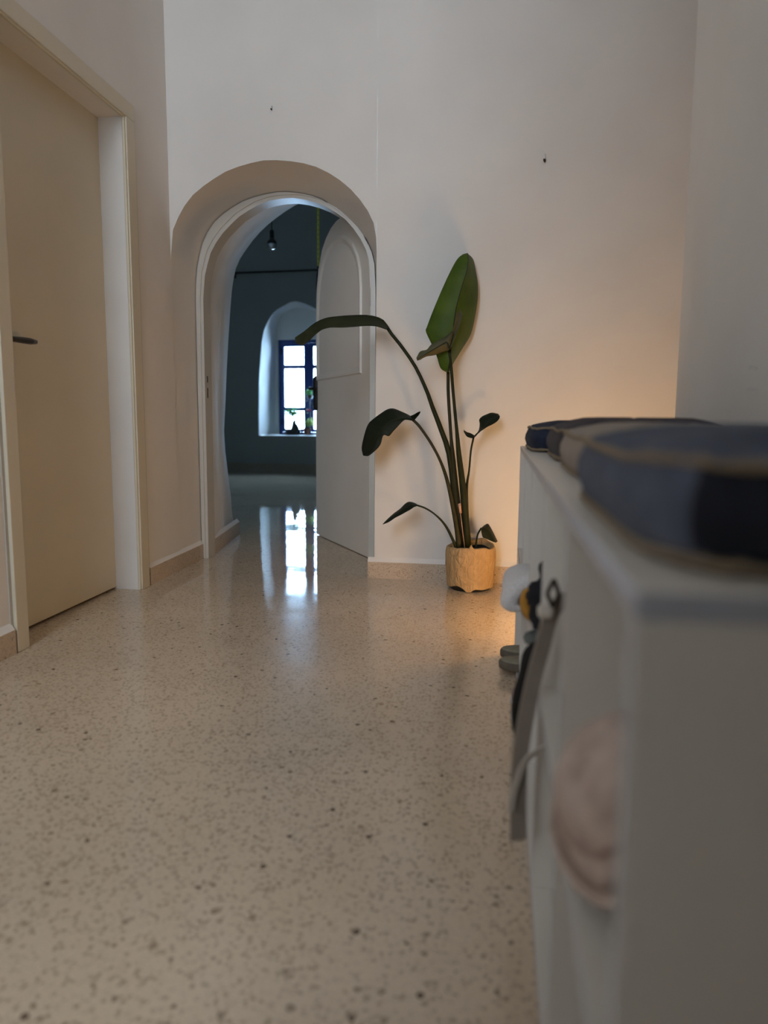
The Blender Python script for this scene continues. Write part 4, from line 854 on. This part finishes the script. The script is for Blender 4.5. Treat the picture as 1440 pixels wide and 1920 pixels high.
for r in (0.004, 0.03, 0.06, 0.099): rr_.append([PC+Vector((r*math.cos(a), r*math.sin(a), 0.172+0.006*noise.noise(Vector((r*60, a*3, 0))))) for a in [2*math.pi*j/24 for j in range(24)]])
g.rings(rr_, True, True, False); g.obj('soil', 'soil', plant, True)
# crumpled paper wrap: outer wall, rolled rim, inner lining
NWp = 120; rr_ = []
prof = [(0.109, None, 0.00), (0.112, 0.05, 0.6), (0.114, 0.085, 0.8), (0.116, 0.12, 1.0), (0.117, 0.155, 1.0), (0.117, 0.185, 0.9), (0.114, 0.205, 0.6), (0.108, 0.211, 0.4), (0.1035, 0.204, 0.3), (0.1005, 0.185, 0.1)]
for r, z, amp in prof:
    row = []
    for j in range(NWp):
        a = 2*math.pi*j/NWp; c, s = math.cos(a), math.sin(a)
        # front-left: lower hem lifted, showing the dark pot
        hem = 0.014+0.004*noise.noise(Vector((c*2.0, s*2.0, 7)))
        dl = (a-math.radians(238)); hem += 0.014*math.exp(-(dl/0.30)**2)
        hem -= 0.016*math.exp(-((a-math.radians(268))/0.16)**2)
        zz = max(0.003, hem) if z is None else z
        rim = 0.016*noise.noise(Vector((c*1.7+3, s*1.7, 0))) + 0.014*math.exp(-((a-math.radians(60))/0.5)**2) + (0.020*math.exp(-((a-math.radians(272))/0.05)**2) if r < 0.115 else 0)
        if z and z > 0.15: zz += rim*min(1, (z-0.15)/0.05)
        cr = 0.0060*amp*noise.noise(Vector((c*9, s*9, zz*34)))+0.0040*amp*noise.noise(Vector((c*22, s*22, zz*60+4)))
        ridge = 0.003*amp*math.exp(-((a-math.radians(243))/0.03)**2)
        row.append(PC+Vector(((r+cr+ridge)*c, (r+cr+ridge)*s, zz)))
    rr_.append(row)
g = MB(); g.rings(rr_, True, False, False); g.obj('paper_wrap', 'kraft', plant, True)

def petiole(key, r0, r1, mat='stem', flatten=1.0):
    pts = smooth_path(PLANT[key], 26); pts[0] = pts[0]-Vector((0, 0, 0.01))
    # gather the bases towards the pot centre so that they leave the soil inside the pot
    rad = [r1+(r0-r1)*max(0.0, 1-(i/25)/0.55)**0.9 for i in range(26)]
    g = MB(); g.tube(pts, rad, 10, flat=flatten); return g.obj('petiole', mat, plant, True)
def blade(key, mat, parent, n=30, m_=6, curl=0.0, extra=(), name='leaf', wave=0.0):
    g = MB()
    for kk, cu in [(key, curl)]+[(e, 0.0) for e in extra]:
        L_, Mi, R_ = (smooth_path(q, n) for q in PLANT[kk])
        rows = []
        for i in range(n):
            a, b, c = L_[i], Mi[i], R_[i]; row = []
            nl = (a-b).cross(c-b); nl = nl.normalized() if nl.length > 1e-9 else Vector((0, -1, 0))
            for j in range(m_, 0, -1):
                t = j/m_; q = b.lerp(a, t); row.append(q+Vector((0, -1, 0))*(cu*math.sin(math.pi*t)*(a-b).length+wave*t*math.sin(i*1.7)))
            row.append(b)
            for j in range(1, m_+1):
                t = j/m_; q = b.lerp(c, t); row.append(q+Vector((0, -1, 0))*(cu*math.sin(math.pi*t)*(c-b).length+wave*t*math.sin(i*1.3+1)))
            rows.append(row)
        g.rings(rows, closed=False)
    o = g.obj(name, mat, parent, True)
    w_ = 2*m_+1; me = o.data
    sharp = {tuple(sorted((i*w_+m_, (i+1)*w_+m_))) for i in range(n-1)}
    for e in me.edges:
        if tuple(sorted(e.vertices)) in sharp: e.use_edge_sharp = True
    s = o.modifiers.new('thickness', 'SOLIDIFY'); s.thickness = 0.0012; s.offset = 0
    # midrib
    gm = MB(); mr = smooth_path(PLANT[key][1], 20); gm.tube([p+Vector((0, -0.0012, 0)) for p in mr], [0.0034*(1-0.85*i/19) for i in range(20)], 6)
    gm.obj('midrib', 'stem', o, True)
    return o
p1 = petiole('S1', 0.0185, 0.0075, 'stem_brown'); blade('L1', 'leaf_bright', p1, 40, 8, 0.08)['label'] = 'broad upright bright green leaf'
p2 = petiole('S2', 0.0180, 0.0070); blade('L2', 'leaf_back', p2, 30, 6, 0.12, ('L2b',))['label'] = 'folded leaf showing its dull underside'
p3 = petiole('S3', 0.0150, 0.0078); blade('L3', 'leaf_olive', p3, 34, 6, -0.10, (), 'leaf', 0.002)['label'] = 'long drooping leaf reaching over the open door'
p4 = petiole('S4', 0.0135, 0.0065, 'stem_brown'); blade('L4', 'leaf_dark', p4, 44, 6, 0.05, ('L4b',))['label'] = 'dark leaf with a split edge'
p5 = petiole('S5', 0.0075, 0.0042); blade('L5', 'leaf_dark', p5, 24, 5, 0.05)
p6 = petiole('S6', 0.0120, 0.0045); blade('L6', 'leaf_dark', p6, 24, 6, 0.10, ('L6b',))
p7 = petiole('S7', 0.0050, 0.0040); blade('L7', 'leaf_dark', p7, 24, 6, 0.12)
a, b, c, d = PLANT['SH']
g = MB(); g.rings([smooth_path([a, Vector(a).lerp(Vector(b), 0.5)+Vector((0, -0.006, 0)), b], 7), smooth_path([d, Vector(d).lerp(Vector(c), 0.5)+Vector((0, -0.006, 0)), c], 7)], closed=False)
o = g.obj('dry_sheath', 'dry', plant, True); s = o.modifiers.new('thickness', 'SOLIDIFY'); s.thickness = 0.001
g = MB(); g.tube([Vector(c)+Vector((-0.006, -0.004, 0)), Vector((PLANT['S2'][0][0]-0.012, 3.395, 0.19))], 0.0018, 6); g.obj('dry_sheath_edge', 'dry', plant, True)

# ------------------------------------------------------------------ things in the far room
pl = thing('pendant_bulb', (-2.142, 7.5, 2.47), 'bare pendant bulb hanging in the dark far room', 'lamp')
g = MB(); g.tube([(-2.142, 7.5, 2.655), (-2.142, 7.5, CEIL-0.02)], 0.005, 8); g.obj('cable', 'iron', pl, True)
g = MB(); g.lathe([(0.020, 0.0), (0.022, 0.008), (0.022, 0.075), (0.012, 0.088)], (-2.142, 7.5, 2.575), 16); g.obj('socket', 'iron', pl, True)
g = MB(); g.lathe([(0.022, 0.110), (0.030, 0.095), (0.046, 0.075), (0.049, 0.055), (0.044, 0.050)], (-2.142, 7.5, 2.470), 20, cap0=True, cap1=False); g.obj('bulb_collar', 'iron', pl, True)
g = MB(); g.lathe([(0.047, 0.056), (0.049, 0.042), (0.044, 0.022), (0.030, 0.006), (0.002, 0.0)], (-2.142, 7.5, 2.470), 20); g.obj('bulb', 'bulb', pl, True)
g = MB(); g.lathe([(0.045, 0.0), (0.045, 0.018), (0.01, 0.02)], (-2.142, 7.5, CEIL-0.0205), 20); g.obj('ceiling_rose', 'iron', pl, True)

rd = thing('curtain_rod', (-2.93, YF(-2.93)-0.06, 2.80), 'thin black rod across the far wall above niche', 'rod')
g = MB(); g.tube([(-3.56, YF(-3.56)-0.05, 2.822), (-2.30, YF(-2.30)-0.05, 2.812), (-1.5, YF(-1.5)-0.05, 2.808)], 0.013, 8); g.obj('rod', 'iron', rd, True)
for x in (-3.545, -1.6):
    g = MB(); g.box((x-0.012, YF(x)-0.06, 2.755), (x+0.012, YF(x)+0.004, 2.83)); g.obj('bracket', 'iron', rd)
ys = thing('hanging_strap', (-1.443, 6.5, 1.9), 'yellow perforated strap hanging beside the open door', 'strap')
g = MB(); g.box((-1.4535, 6.498, 2.096), (-1.4345, 6.502, CEIL)); g.obj('yellow_band', 'yellow', ys)
for i in range(34):
    z = 2.12+0.0405*i
    g = MB(); g.lathe([(0.0045, 0.0), (0.0045, 0.0012)], (-1.444, 6.4985, z), 8, axis=(0, -1, 0)); g.obj('eyelet', 'iron', ys)
g = MB(); g.bbox((-1.456, 6.490, 2.078), (-1.432, 6.510, 2.100), 0.003); g.obj('buckle', 'iron', ys)
g = MB(); g.tube([(-1.447, 6.5, 2.08), (-1.452, 6.5, 2.02), (-1.457, 6.5, 1.90)], [0.006, 0.010, 0.009], 8); g.obj('hanging_hook', 'iron', ys, True)

SZ = 0.5375
def leafcloud(name, mat, parent, c, r, n, size, seed):
    rnd = random.Random(seed); g = MB()
    for i in range(n):
        d = Vector((rnd.gauss(0, 1), rnd.gauss(0, 1), rnd.gauss(0, 1))).normalized()*rnd.uniform(0.35, 1)
        p = Vector(c)+Vector((d.x*r[0], d.y*r[1], d.z*r[2])); a = Vector((rnd.gauss(0, 1), rnd.gauss(0, 1), rnd.gauss(0, 0.6))).normalized(); b = a.cross(Vector((rnd.random(), rnd.random(), 1))).normalized()
        s_ = size*rnd.uniform(0.7, 1.3)
        g.add([p-a*s_, p+b*s_*0.5, p+a*s_, p-b*s_*0.5], [(0, 1, 2, 3)])
    o = g.obj(name, mat, parent); o['kind'] = 'stuff'; return o
cb = FW(-2.785, -0.085, SZ)
bo = thing('bonsai', cb, 'small bonsai with swollen trunk in a dark tray on windowsill', 'bonsai')
g = MB(); v = []
for z, k in ((0.0, 0.85), (0.012, 0.92), (0.062, 1.0), (0.070, 1.02), (0.070, 0.94), (0.058, 0.92)):
    v.append([cb+Vector((0.118*k*math.copysign(abs(math.cos(a))**0.6, math.cos(a)), 0.058*k*math.copysign(abs(math.sin(a))**0.6, math.sin(a)), z)) for a in [2*math.pi*j/28 for j in range(28)]])
g.rings(v, True, True, True); g.obj('tray', 'pot', bo, True)
ct = cb+Vector((0.035, 0, 0.06))
g = MB(); g.tube(smooth_path([ct, ct+Vector((0.0, 0, 0.05)), ct+Vector((-0.012, 0.0, 0.11)), ct+Vector((-0.004, 0, 0.15)), ct+Vector((-0.03, 0, 0.20)), ct+Vector((-0.055, 0, 0.26))], 18), [0.060, 0.066, 0.066, 0.062, 0.054, 0.046, 0.037, 0.032, 0.028, 0.024, 0.018, 0.014, 0.011, 0.009, 0.008, 0.007, 0.006, 0.004], 12); tr = g.obj('trunk', 'bark', bo, True)
leafcloud('foliage', 'bonsai_leaf', bo, ct+Vector((-0.035, -0.01, 0.262)), (0.115, 0.07, 0.065), 130, 0.032, 3)
for i, (dx, dz) in enumerate(((-0.09, 0.24), (0.035, 0.26))):
    g = MB(); g.tube(smooth_path([ct+Vector((-0.02, 0, 0.17)), ct+Vector((dx*0.5, 0, 0.21)), ct+Vector((dx, 0, dz))], 8), 0.005, 6); g.obj('branch', 'bark', bo, True)
c2 = FW(-2.548, -0.12, SZ)
po = thing('small_potted_plant', c2, 'pale leafy plant in dark red pot at right of bonsai', 'plant')
g = MB(); g.lathe([(0.036, 0.0), (0.040, 0.004), (0.052, 0.080), (0.056, 0.082), (0.056, 0.098), (0.050, 0.098), (0.047, 0.085)], c2, 24); g.obj('pot', 'terracotta', po, True)
leafcloud('foliage', 'pale_leaf', po, c2+Vector((0.03, 0, 0.17)), (0.075, 0.06, 0.075), 70, 0.030, 5)
for dx in (-0.02, 0.03, 0.06):
    g = MB(); g.tube([c2+Vector((0, 0, 0.085)), c2+Vector((dx, 0, 0.17))], 0.004, 6); g.obj('twig', 'bark', po, True)
c3 = FW(-2.470, -0.26, SZ)
hv = thing('flowering_plant_stand', c3, 'black wire stand with pink flowering plant in front of window', 'plant stand')
g = MB()
g.lathe([(0.05, 0.0), (0.052, 0.004), (0.05, 0.008), (0.008, 0.010)], c3, 20); g.tube([c3+Vector((0, 0, 0.008)), c3+Vector((0, 0, 0.70))], 0.007, 8)
g.obj('stand', 'iron', hv, True)
for k, (z, s_) in enumerate(((0.36, 1), (0.44, -1), (0.53, 1), (0.62, -1))):
    g = MB(); g.tube(smooth_path([c3+Vector((0, 0, z)), c3+Vector((-0.05*s_, 0, z+0.02)), c3+Vector((-0.075*s_, 0, z-0.02)), c3+Vector((-0.055*s_, 0, z-0.05)), c3+Vector((-0.035*s_, 0, z-0.03))], 14), 0.006, 6); g.obj('scroll', 'iron', hv, True)
g = MB(); g.lathe([(0.030, 0.0), (0.045, 0.05), (0.048, 0.055), (0.042, 0.055)], c3+Vector((0, 0, 0.52)), 18); g.obj('cup', 'pot', hv, True)
leafcloud('foliage', 'bonsai_leaf', hv, c3+Vector((-0.01, 0, 0.61)), (0.085, 0.05, 0.07), 60, 0.026, 8)
leafcloud('petals', 'pink', hv, c3+Vector((-0.01, -0.02, 0.36)), (0.04, 0.03, 0.025), 20, 0.018, 9)
